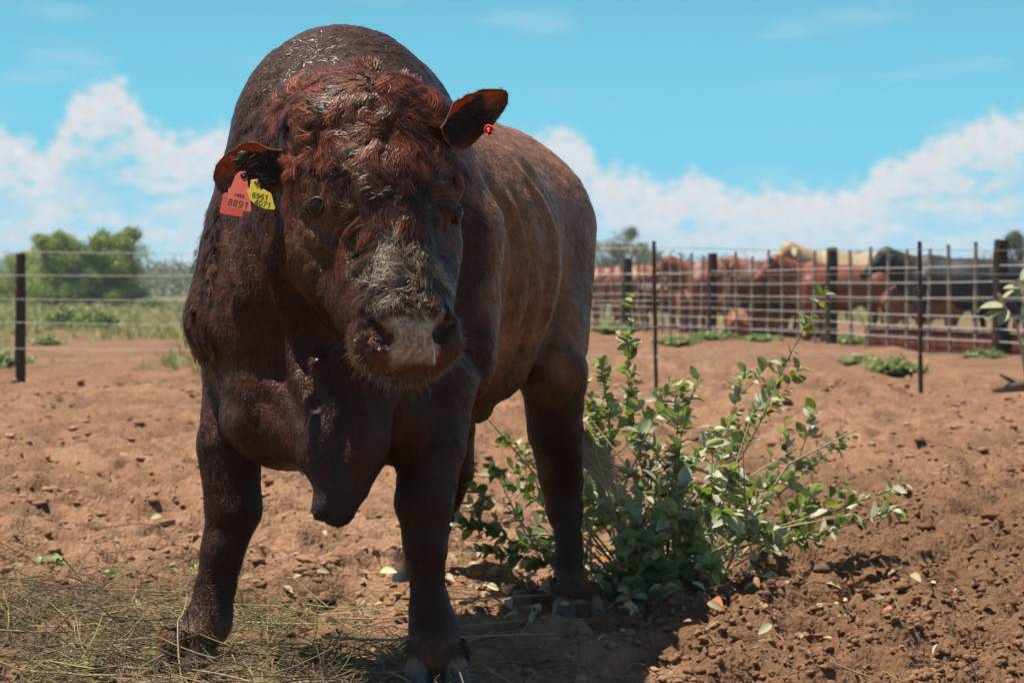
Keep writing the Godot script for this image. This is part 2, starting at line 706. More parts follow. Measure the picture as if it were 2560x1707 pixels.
func tree(called: String, label: String, at: Vector3, height: float, width: float, count: int, col: Color, group: String, thin := 0.0, trunk_h := 0.25) -> Node3D:
	var o := thing(called, label, "tree", at, 0.0, group)
	var t := Tris.new()
	var lobes := []
	var n_lobes := 15
	for k in n_lobes:
		var a := TAU * k / n_lobes + rng.randf_range(-0.4, 0.4)
		var rr := sqrt(rng.randf()) * width * 0.36
		var p := Vector3(cos(a) * rr, height * rng.randf_range(0.30, 0.80), sin(a) * rr)
		lobes.append([p, width * rng.randf_range(0.10, 0.20)])
	# skirts that reach down to the grass
	for k in 9:
		var a := TAU * k / 9.0 + rng.randf_range(-0.4, 0.4)
		var rr := width * rng.randf_range(0.26, 0.46)
		lobes.append([Vector3(cos(a) * rr, height * rng.randf_range(0.10, 0.34), sin(a) * rr), width * rng.randf_range(0.09, 0.15)])
	# sprigs that break the outline
	for k in 10:
		var a := rng.randf() * TAU
		var rr := width * rng.randf_range(0.1, 0.42)
		lobes.append([Vector3(cos(a) * rr, height * rng.randf_range(0.7, 0.97), sin(a) * rr), width * rng.randf_range(0.03, 0.06)])
	lobes.append([Vector3(rng.randf_range(-0.1, 0.1) * width, height * 0.80, 0), width * 0.17])
	for l in lobes:
		var tip: Vector3 = l[0]
		var base := Vector3(rng.randf_range(-0.05, 0.05) * width, -0.1, rng.randf_range(-0.05, 0.05) * width)
		var midp := base.lerp(tip, 0.5) + Vector3(rng.randfn() * 0.1, 0.15, rng.randfn() * 0.1)
		t.tube(PackedVector3Array([base, midp, tip]), PackedFloat32Array([height * 0.022, height * 0.014, height * 0.005]), 5, Color(0.9, 0.9, 0.9))
	part("trunk", made(t), bark, o)
	var places := [[], [], []]
	var cols := [PackedColorArray(), PackedColorArray(), PackedColorArray()]
	for k in count:
		var l = lobes[rng.randi() % lobes.size()]
		var dir := Vector3(rng.randfn(), rng.randfn(), rng.randfn()).normalized()
		var rad: float = l[1] * pow(rng.randf(), 0.4) * rng.randf_range(0.8, 1.25)
		var p: Vector3 = l[0] + dir * rad * Vector3(1.15, 0.85, 1.15)
		if p.y < height * trunk_h: continue
		if noise_d.get_noise_3d(p.x * 0.8 + at.x, p.y * 0.8, p.z * 0.8) < thin - 0.16: continue
		var q := rng.randi() % 3
		var s := height / 4.5 * rng.randf_range(0.6, 1.15)
		places[q].append(Transform3D(Basis.from_euler(Vector3(rng.randf() * TAU, rng.randf() * TAU, 0)).scaled(Vector3.ONE * s), p))
		var g := rng.randf_range(0.55, 1.5)
		cols[q].append(Color(col.r * g * rng.randf_range(0.9, 1.15), col.g * g, col.b * g))
	var crown := Node3D.new()
	crown.name = "crown"
	o.add_child(crown)
	for q in 3:
		var mm := many("leaves", clumps[q], leaf_mat, crown, places[q], cols[q])
		mm.set_meta("kind", "stuff")
	return o


func build_far_vegetation() -> void:
	for k in 3: clumps.append(clump_mesh(70 + k, 22, 0.13, 0.34))
	leaf_mat = leaf_material(0.5)
	bark = vmat(0.9, 0.2)
	bark.albedo_color = lin(0.12, 0.09, 0.065)
	var green := Color(0.25, 0.315, 0.06)
	tree("bush_tree", "broad green bush tree behind the wire fence, the taller of the pair", Vector3(-21.3, 0, -116), 3.5, 3.8, 5600, green, "green bush trees beyond the fence", 0.0, 0.03)
	tree("bush_tree", "round green bush tree beside the taller one, near the bull's shoulder", Vector3(-19.0, 0, -117), 3.6, 3.5, 5600, green, "green bush trees beyond the fence", 0.0, 0.02)
	tree("bush_tree", "low green bush tree at the picture's edge behind the fence corner post", Vector3(-24.4, 0, -122), 2.8, 3.4, 1800, green, "green bush trees beyond the fence", 0.0, 0.03)
	var sage := Color(0.20, 0.225, 0.145)
	tree("thorn_tree", "tall pale grey-green thorn tree just behind the bull's rump", Vector3(6.2, 0, -150), 4.4, 5.5, 1500, sage, "grey-green trees on the skyline", 0.12, 0.2)
	tree("thorn_tree", "lower pale grey-green thorn tree behind the rusty cows' fence", Vector3(9.2, 0, -160), 3.3, 5.0, 1200, sage, "grey-green trees on the skyline", 0.1, 0.2)
	tree("thorn_tree", "dark thorn tree at the picture's right edge above the thick post", Vector3(22.0, 0, -105), 3.3, 3.2, 1400, Color(0.06, 0.08, 0.03), "grey-green trees on the skyline", 0.15, 0.2)
	# the far bush that reads as one mass
	var places := [[], [], []]
	var cols := [PackedColorArray(), PackedColorArray(), PackedColorArray()]
	for k in 9000:
		var d := rng.randf_range(230.0, 330.0)
		var x := rng.randf_range(-0.34, 0.34) * d
		var top := 2.0 + 1.6 * (0.5 + noise_a.get_noise_2d(x * 0.09, d * 0.02))
		var y := top * pow(rng.randf(), 0.7)
		var q := rng.randi() % 3
		var s := rng.randf_range(2.0, 3.6)
		places[q].append(Transform3D(Basis.from_euler(Vector3(rng.randf() * TAU, rng.randf() * TAU, 0)).scaled(Vector3.ONE * s), Vector3(x, y, -d)))
		var g := rng.randf_range(0.7, 1.25)
		cols[q].append(Color(0.16 * g, 0.19 * g, 0.12 * g))
	var bush := thing("treeline", "grey-green line of distant bush along the horizon", "treeline")
	bush.set_meta("kind", "stuff")
	for q in 3: many("leaves", clumps[q], leaf_mat, bush, places[q], cols[q])
	# grass and weeds beyond the fence
	var tuft := grass_mesh(5, 18, 0.20)
	var gp := []
	var gc := PackedColorArray()
	for k in 12000:
		var d := 24.0 + 120.0 * pow(rng.randf(), 1.7)
		var x := rng.randf_range(-0.26, 0.26) * d
		var gn := noise_d.get_noise_2d(x * 0.35, d * 0.10)
		if smoothstep(34.0, 60.0, d + gn * 30.0 + (5.0 if x < 0.0 else -18.0)) < rng.randf() + 0.12: continue
		var s := rng.randf_range(0.5, 1.3) * (1.0 + d * 0.006)
		gp.append(Transform3D(Basis.from_euler(Vector3(0, rng.randf() * TAU, 0)).scaled(Vector3(s, s * rng.randf_range(0.6, 1.1), s)), Vector3(x, ground_height(x, -d) - 0.01, -d)))
		var y := rng.randf()
		gc.append(Color(0.15, 0.205, 0.055).lerp(Color(0.33, 0.31, 0.14), y) * rng.randf_range(0.8, 1.2))
	var grass := many("grass", tuft, leaf_mat, self, gp, gc)
	tag(grass, "green and straw grass growing beyond the wire fence", "grass", "", "stuff")


func grass_mesh(seed_at: int, blades: int, h: float) -> ArrayMesh:
	var r := RandomNumberGenerator.new()
	r.seed = seed_at
	var t := Tris.new()
	for k in blades:
		var a := r.randf() * TAU
		var lean := r.randf_range(0.1, 0.8)
		var dir := Vector3(cos(a), 0, sin(a))
		var side := Vector3(-sin(a), 0, cos(a))
		var l := h * r.randf_range(0.5, 1.1)
		var p0 := dir * r.randf() * h * 0.25
		var p1 := p0 + dir * l * lean * 0.35 + Vector3(0, l * 0.55, 0)
		var p2 := p0 + dir * l * lean + Vector3(0, l * (1.0 - lean * 0.35), 0)
		var w := h * 0.022
		var nn := (Vector3.UP * 0.6 - dir + side * 0.2).normalized()
		var g := r.randf_range(0.8, 1.2)
		var col := Color(g, g, g)
		var i0 := t.vert(p0 - side * w, nn, col)
		var i1 := t.vert(p0 + side * w, nn, col)
		var i2 := t.vert(p1 - side * w * 0.8, nn, col)
		var i3 := t.vert(p1 + side * w * 0.8, nn, col)
		var i4 := t.vert(p2, nn, col)
		t.quad(i0, i2, i3, i1)
		t.tri(i2, i4, i3)
	return made(t)


# ---------------------------------------------------------------- fences
func wire_run(o: Node3D, pts: Array, r: float, m: Material) -> void:
	# one strand, a little slack between its posts
	var t := Tris.new()
	var p := PackedVector3Array()
	var rad := PackedFloat32Array()
	for i in pts.size() - 1:
		for s in 5:
			var f := s / 5.0
			var q: Vector3 = pts[i].lerp(pts[i + 1], f)
			q.y -= 4.0 * f * (1.0 - f) * 0.012
			p.append(q)
			rad.append(r)
	p.append(pts[pts.size() - 1])
	rad.append(r)
	t.tube(p, rad, 5, Color.WHITE)
	part("wire", made(t), m, o)


func post_mesh(h: float, r: float, seed_at: int, sides := 10, lean := 0.01) -> ArrayMesh:
	var t := Tris.new()
	var g := RandomNumberGenerator.new()
	g.seed = seed_at
	var p := PackedVector3Array()
	var rad := PackedFloat32Array()
	for i in 9:
		var f := i / 8.0
		p.append(Vector3(lean * f * h + g.randf_range(-0.08, 0.08) * r, -0.25 + f * (h + 0.25), g.randf_range(-0.08, 0.08) * r))
		rad.append(r * g.randf_range(0.93, 1.07) * (1.0 if i < 8 else 0.9))
	t.tube(p, rad, sides, Color.WHITE)
	return made(t)


func build_near_fence() -> void:
	var steel := mat(lin(0.085, 0.055, 0.045), 0.8, 0.3)
	steel.albedo_texture = noise_texture(0.03, 4, 0.55, 1.0, 256, 21)
	steel.uv1_triplanar = true
	steel.uv1_scale = Vector3(3, 3, 3)
	var zinc := mat(lin(0.33, 0.33, 0.32), 0.45, 0.5)
	zinc.metallic = 0.15
	var o := thing("wire_fence", "plain wire fence with thin rusty steel posts across the yard behind the bull", "fence")
	var at := [Vector3(-9.5, 0, -24.6), Vector3(-4.79, 0, -24.0), Vector3(-1.6, 0, -23.5), Vector3(1.25, 0, -21.3), Vector3(3.57, 0, -21.5), Vector3(6.2, 0, -21.7)]
	var rr := [0.02, 0.052, 0.018, 0.018, 0.021, 0.018]
	var hh := [1.3, 1.31, 1.3, 1.29, 1.37, 1.3]
	for i in at.size():
		var q := part("post", post_mesh(hh[i], rr[i], 40 + i, 10, [0.0, 0.01, 0.0, -0.02, -0.012, 0.0][i]), steel, o)
		q.position = at[i] + Vector3(0, ground_height(at[i].x, at[i].z), 0)
	for y in [0.31, 0.55, 0.79, 1.02, 1.235]:
		var pts := []
		for i in at.size(): pts.append(at[i] + Vector3(0, y + 0.01 * sin(i * 3.0 + y * 9.0), rr[i] + 0.004))
		wire_run(o, pts, 0.0030, zinc)


func kraal_at(d: float) -> Vector3:
	return Vector3(13.31 - 0.2147 * d, 0, -d)


func build_kraal() -> void:
	var wood := mat(lin(0.075, 0.055, 0.045), 0.9, 0.25)
	wood.albedo_texture = noise_texture(0.02, 5, 0.5, 1.0, 512, 23)
	wood.uv1_triplanar = true
	wood.uv1_scale = Vector3(2.5, 0.5, 2.5)
	var grey := mat(lin(0.42, 0.345, 0.30), 0.9, 0.25)
	grey.albedo_texture = wood.albedo_texture
	grey.uv1_triplanar = true
	grey.uv1_scale = Vector3(3, 0.6, 3)
	var zinc := mat(lin(0.62, 0.62, 0.60), 0.42, 0.6)
	zinc.metallic = 0.15
	var o := thing("kraal_fence", "many-stranded wire fence with wooden droppers penning the red cattle", "fence")
	var posts := [[60.0, 0.08, 1.45], [50.97, 0.105, 1.50], [45.0, 0.09, 1.52], [38.68, 0.09, 1.52], [32.27, 0.10, 1.52], [27.0, 0.09, 1.50]]
	for i in posts.size():
		var q := part("post", post_mesh(posts[i][2], posts[i][1], 60 + i, 12, 0.01), wood, o)
		q.position = kraal_at(posts[i][0]) + Vector3(0, 0.0, 0)
	var dd := [
		53.17, 52.82, 52.09, 51.43, 50.12, 49.54, 48.29, 47.73, 47.04, 46.28, 45.68, 44.21, 43.51, 42.67, 41.80, 41.03, 40.23, 39.41, 37.77, 37.05, 36.26, 35.50, 34.70, 33.90, 33.04, 31.53, 30.82
	]
	for i in dd.size():
		var r := RandomNumberGenerator.new()
		r.seed = 90 + i
		var q := part("dropper", post_mesh(1.28 + r.randf_range(-0.04, 0.08), 0.027, 90 + i, 7, r.randf_range(-0.03, 0.03)), grey, o)
		q.position = kraal_at(dd[i]) + Vector3(0, 0.18, 0)
	for y in [0.19, 0.36, 0.52, 0.76, 0.97, 1.19]:
		var pts := []
		for i in posts.size(): pts.append(kraal_at(posts[i][0]) + Vector3(-0.02, y + 0.008 * sin(i * 2.0 + y * 7.0), posts[i][1] + 0.004))
		wire_run(o, pts, 0.0055, zinc)
	# feed trough along the inside of the fence
	var tr := thing("feed_trough", "long rusty red feed trough with a pale worn rim behind the pen wires", "trough")
	var a := kraal_at(37.6) + Vector3(0.45, 0, 0)
	var b := kraal_at(28.5) + Vector3(0.45, 0, 0)
	tr.position = (a + b) * 0.5
	tr.rotation.y = atan2(-(b - a).z, (b - a).x)
	var half := a.distance_to(b) * 0.5
	var rust := mat(lin(0.20, 0.062, 0.038), 0.85, 0.3)
	rust.albedo_texture = noise_texture(0.012, 5, 0.55, 1.0, 512, 29)
	rust.uv1_triplanar = true
	var pale := mat(lin(0.42, 0.30, 0.22), 0.9, 0.2)
	pale.albedo_texture = wood.albedo_texture
	pale.uv1_triplanar = true
	for s in [-1.0, 1.0]:
		var t := Tris.new()
		t.box(Vector3(-half, 0.0, s * 0.30 - 0.02), Vector3(half, 0.285, s * 0.30 + 0.02), Color.WHITE)
		part("side", made(t), rust, tr)
		var t2 := Tris.new()
		t2.box(Vector3(-half - 0.03, 0.288, s * 0.30 - 0.045), Vector3(half + 0.03, 0.335, s * 0.30 + 0.045), Color.WHITE)
		part("rim", made(t2), pale, tr)
		var t3 := Tris.new()
		t3.box(Vector3(s * half - 0.02, 0.0, -0.277), Vector3(s * half + 0.02, 0.28, 0.277), Color.WHITE)
		part("end", made(t3), rust, tr)
	for k in 5:
		var t4 := Tris.new()
		var x := -half + (k + 0.5) * half * 0.4
		t4.box(Vector3(x - 0.03, 0.0, -0.36), Vector3(x + 0.03, 0.27, -0.323), Color.WHITE)
		part("brace", made(t4), rust, tr)
	var t5 := Tris.new()
	t5.box(Vector3(-half + 0.03, 0.06, -0.275), Vector3(half - 0.03, 0.09, 0.275), Color.WHITE)
	part("floor", made(t5), rust, tr)


# ---------------------------------------------------------------- cattle in the pen
func cow_solid(kind: int) -> Solid:
	var f := Solid.new()
	var X := Vector3.RIGHT
	# faces +z, feet at y 0, about 1.35 m at the withers
	if kind == 2:  # lying calf, scaled later
		f.cap(Vector3(0, 0.36, -0.55), Vector3(0, 0.38, 0.35), 0.33, 0.30, X, 1.1, 0.1)
		f.cap(Vector3(0, 0.45, 0.4), Vector3(0.1, 0.72, 0.75), 0.21, 0.14, X, 0.9, 0.1)
		f.cap(Vector3(0.1, 0.80, 0.80), Vector3(0.16, 0.62, 1.12), 0.125, 0.075, X, 1.0, 0.05)
		for s in [-1.0, 1.0]:
			f.cap(Vector3(s * 0.22, 0.2, 0.4), Vector3(s * 0.24, 0.09, 0.75), 0.11, 0.07, X, 1.0, 0.06)
			f.cap(Vector3(s * 0.24, 0.09, 0.75), Vector3(s * 0.22, 0.07, 0.45), 0.06, 0.05, X, 1.0, 0.03)
			f.cap(Vector3(s * 0.28, 0.3, -0.6), Vector3(s * 0.36, 0.12, -0.15), 0.2, 0.09, X, 0.9, 0.08)
			f.cap(Vector3(s * 0.36, 0.1, -0.15), Vector3(s * 0.38, 0.07, -0.55), 0.06, 0.05, X, 1.0, 0.03)
		return f
	f.cap(Vector3(0, 0.93, 0.45), Vector3(0, 0.90, -0.15), 0.33, 0.37, X, 0.82, 0.12)
	f.cap(Vector3(0, 0.88, -0.1), Vector3(0, 0.98, -0.65), 0.36, 0.27, X, 0.86, 0.12)
	f.cap(Vector3(0, 1.10, 0.4), Vector3(0, 1.13, -0.75), 0.17, 0.16, X, 0.9, 0.12)
	f.cap(Vector3(0, 1.10, -0.7), Vector3(0, 0.95, -0.9), 0.18, 0.16, X, 1.15, 0.1)
	f.cap(Vector3(0, 0.72, 0.6), Vector3(0, 0.62, 0.55), 0.18, 0.14, X, 0.9, 0.1)
	var head := Vector3(0, 1.34, 1.08)
	var nose := Vector3(0, 1.05, 1.42)
	if kind == 1:
		head = Vector3(0.38, 1.22, 0.92)
		nose = Vector3(0.52, 0.88, 1.16)
	f.cap(Vector3(0, 1.05, 0.55), head, 0.25, 0.14, X, 0.75, 0.1)
	f.cap(Vector3(0, 0.85, 0.62), head.lerp(nose, 0.3) - Vector3(0, 0.08, 0.06), 0.2, 0.09, X, 0.6, 0.1)
	f.cap(head, head.lerp(nose, 0.45), 0.135, 0.11, X, 0.95, 0.05)
	f.cap(head.lerp(nose, 0.45), nose, 0.1, 0.078, X, 1.0, 0.04)
	f.cap(Vector3(0, 1.22, 0.42), Vector3(0, 1.2, 0.22), 0.15, 0.12, X, 0.8, 0.1)
	for s in [-1.0, 1.0]:
		var z: float = 0.06 * s
		f.cap(Vector3(s * 0.2, 0.95, 0.5), Vector3(s * 0.19, 0.62, 0.52 + z), 0.16, 0.10, X, 0.8, 0.08)
		f.cap(Vector3(s * 0.19, 0.62, 0.52 + z), Vector3(s * 0.18, 0.38, 0.5 + z), 0.09, 0.062, X, 1.0, 0.03)
		f.cap(Vector3(s * 0.18, 0.38, 0.5 + z), Vector3(s * 0.18, 0.08, 0.5 + z), 0.05, 0.048, X, 1.0, 0.02)
		f.cap(Vector3(s * 0.18, 0.06, 0.5 + z), Vector3(s * 0.18, 0.02, 0.54 + z), 0.06, 0.06, X, 1.0, 0.02)
		f.cap(Vector3(s * 0.19, 0.98, -0.68), Vector3(s * 0.2, 0.68, -0.66 - z), 0.2, 0.13, X, 0.75, 0.08)
		f.cap(Vector3(s * 0.2, 0.68, -0.66 - z), Vector3(s * 0.19, 0.45, -0.82 - z), 0.11, 0.07, X, 0.9, 0.04)
		f.cap(Vector3(s * 0.19, 0.45, -0.82 - z), Vector3(s * 0.19, 0.1, -0.76 - z), 0.055, 0.048, X, 1.0, 0.02)
		f.cap(Vector3(s * 0.19, 0.07, -0.76 - z), Vector3(s * 0.19, 0.02, -0.72 - z), 0.06, 0.06, X, 1.0, 0.02)
	f.set_meta("head", head)
	return f


func make_cow(kind: int, coat: Material) -> Node3D:
	var f := cow_solid(kind)
	var lo := Vector3(-0.65, -0.06, -1.15)
	var hi := Vector3(0.75, 1.62, 1.55)
	var s := f.skin(lo, hi, 0.036, AABB(), false)
	var o := Node3D.new()
	part("body", arrays(s[0], s[1], PackedColorArray(), s[2]), coat, o)
	var head := Vector3(0, 1.34, 1.08) if kind == 0 else Vector3(0.38, 1.22, 0.92) if kind == 1 else Vector3(0.1, 0.86, 0.78)
	for sg in [-1.0, 1.0]:
		var t := Tris.new()
		t.tube(PackedVector3Array([head + Vector3(sg * 0.09, 0.02, -0.03), head + Vector3(sg * 0.17, 0.0, -0.05), head + Vector3(sg * 0.24, -0.04, -0.05), head + Vector3(sg * 0.29, -0.09, -0.04)]), PackedFloat32Array([0.03, 0.055, 0.05, 0.008]), 8, Color.WHITE)
		part("ear", made(t), coat, o)
	if kind != 2:
		var t := Tris.new()
		t.tube(PackedVector3Array([Vector3(0, 1.15, -0.95), Vector3(0, 1.05, -1.06), Vector3(0.01, 0.75, -1.07), Vector3(0.02, 0.5, -1.05), Vector3(0.02, 0.3, -1.05)]), PackedFloat32Array([0.045, 0.032, 0.024, 0.045, 0.012]), 8, Color.WHITE)
		part("tail", made(t), coat, o)
	return o


func coat_material(c: Color) -> StandardMaterial3D:
	var m := mat(c, 0.55, 0.45)
	m.albedo_texture = noise_texture(0.01, 4, 0.7, 1.0, 256, 33)
	m.uv1_triplanar = true
	m.rim_enabled = true
	m.rim = 0.2
	m.rim_tint = 0.5
	return m


func build_cattle() -> void:
	var red := coat_material(lin(0.24, 0.062, 0.027))
	var rust := coat_material(lin(0.31, 0.092, 0.038))
	var tan_ := coat_material(lin(0.34, 0.14, 0.05))
	var maroon := coat_material(lin(0.11, 0.031, 0.020))
	var black := coat_material(lin(0.012, 0.013, 0.016))
	var cream := coat_material(lin(0.50, 0.385, 0.24))
	var protos := [make_cow(0, red), make_cow(1, red), make_cow(2, red)]
	# kind, coat, place, turn, scale, label, category
	var herd := [
		[0, black, Vector3(6.8, 0, -37.6), -PI / 2 - 0.1, 1.0, "big black cow with a shiny back standing broadside behind the trough", "cow"],
		[0, cream, Vector3(6.0, 0, -42.5), -PI / 2 + 0.05, 1.14, "cream cow standing behind the black cow", "cow"],
		[0, maroon, Vector3(4.75, 0, -41.3), PI / 2 - 0.15, 0.97, "dark maroon cow whose flank shows in front of the black cow's nose", "cow"],
		[0, rust, Vector3(6.15, 0, -36.4), PI / 2 - 0.3, 0.66, "small rusty calf standing in front of the black cow by the trough", "calf"],
		[1, red, Vector3(4.45, 0, -44.6), -PI / 2 + 0.75, 0.98, "red cow standing broadside in the middle of the pen, head turned", "cow"],
		[0, red, Vector3(4.15, 0, -47.8), -PI / 2 - 0.12, 1.02, "dark red cow behind the middle pen post with its head raised", "cow"],
		[0, tan_, Vector3(3.15, 0, -49.5), PI / 2 + 0.15, 0.98, "tan cow standing broadside between the red cows", "cow"],
		[0, maroon, Vector3(3.05, 0, -47.0), PI / 2 - 0.2, 0.70, "dark brown calf standing under the tan cow's belly", "calf"],
		[1, rust, Vector3(2.55, 0, -54.0), PI / 2 - 0.5, 1.0, "rusty cow at the pen's far end beside the thin steel post", "cow"],
		[2, rust, Vector3(4.30, 0, -42.4), PI / 2 - 0.1, 0.72, "rusty calf lying on the ground against the pen wires", "calf"],
		[0, red, Vector3(3.75, 0, -52.5), PI / 2 + 0.1, 1.02, "dark red cow in the back row behind the tan cow", "cow"],
		[1, maroon, Vector3(3.62, 0, -46.0), -PI / 2 + 0.5, 0.98, "dark maroon cow between the tan cow and the middle pen post", "cow"],
		[0, rust, Vector3(5.35, 0, -46.5), PI / 2 - 0.1, 1.03, "rusty cow behind the maroon one, its back just showing", "cow"],
		[0, red, Vector3(4.85, 0, -43.0), -PI / 2 - 0.35, 0.96, "red cow with its rump beside the dark pen post", "cow"],
		[0, black, Vector3(8.4, 0, -39.2), PI / 2 + 0.1, 1.02, "second black cow behind the first, toward the right edge", "cow"],
		[1, maroon, Vector3(2.2, 0, -56.5), -PI / 2 + 0.2, 1.0, "dark maroon cow farthest back by the grey thorn tree", "cow"],
		[0, rust, Vector3(3.45, 0, -44.9), -PI / 2 - 0.2, 0.62, "small rusty calf peering out below the red cows", "calf"],
		[1, red, Vector3(2.95, 0, -51.2), PI / 2 - 0.2, 1.0, "red cow standing behind the thin steel post, head turned aside", "cow"],
		[0, maroon, Vector3(4.95, 0, -44.2), PI / 2 + 0.2, 1.0, "maroon cow in the gap left of the black cow's nose", "cow"],
		[0, red, Vector3(5.35, 0, -40.6), -PI / 2 + 0.15, 0.95, "red cow in front of the cream cow, just behind the dark pen post", "cow"],
		[1, red, Vector3(8.55, 0, -41.0), -PI / 2 + 0.3, 0.95, "rusty cow mostly hidden behind the thick fence post", "cow"],
	]
	for h in herd:
		var src: Node3D = protos[h[0]]
		var o: Node3D = src.duplicate()
		o.name = numbered(h[6])
		add_child(o)
		for ch in o.get_children(): ch.material_override = h[1]
		# stand clear of the fence and the trough
		var need: float = 1.22 * h[4] + (0.95 if h[2].z > -39.0 else 0.1)
		if h[0] == 2: need = 0.75
		var t: float = maxf(1.0, (13.31 + need) / (h[2].x - 0.2147 * h[2].z))
		o.position = h[2] * t
		o.rotation.y = h[3]
		o.scale = Vector3.ONE * h[4] * minf(t, 1.07)
		tag(o, h[5], h[6], "cattle penned behind the wire fence")
	for p in protos: p.free()


# ---------------------------------------------------------------- the bull
var HO := Vector3(0.233, 1.319, 1.004)
var HS := Vector3(0.8629, 0.0384, -0.504)
var HD := Vector3(0.2832, -0.8627, 0.4191)
var HN := Vector3(0.4187, 0.5043, 0.7553)
var bull_solid: Solid
var bull_list: PackedInt32Array
var head_list: PackedInt32Array
var no_folds := PackedInt32Array()


func hp(u: float, v: float, w: float) -> Vector3:
	return HO + HS * u + HD * v + HN * w


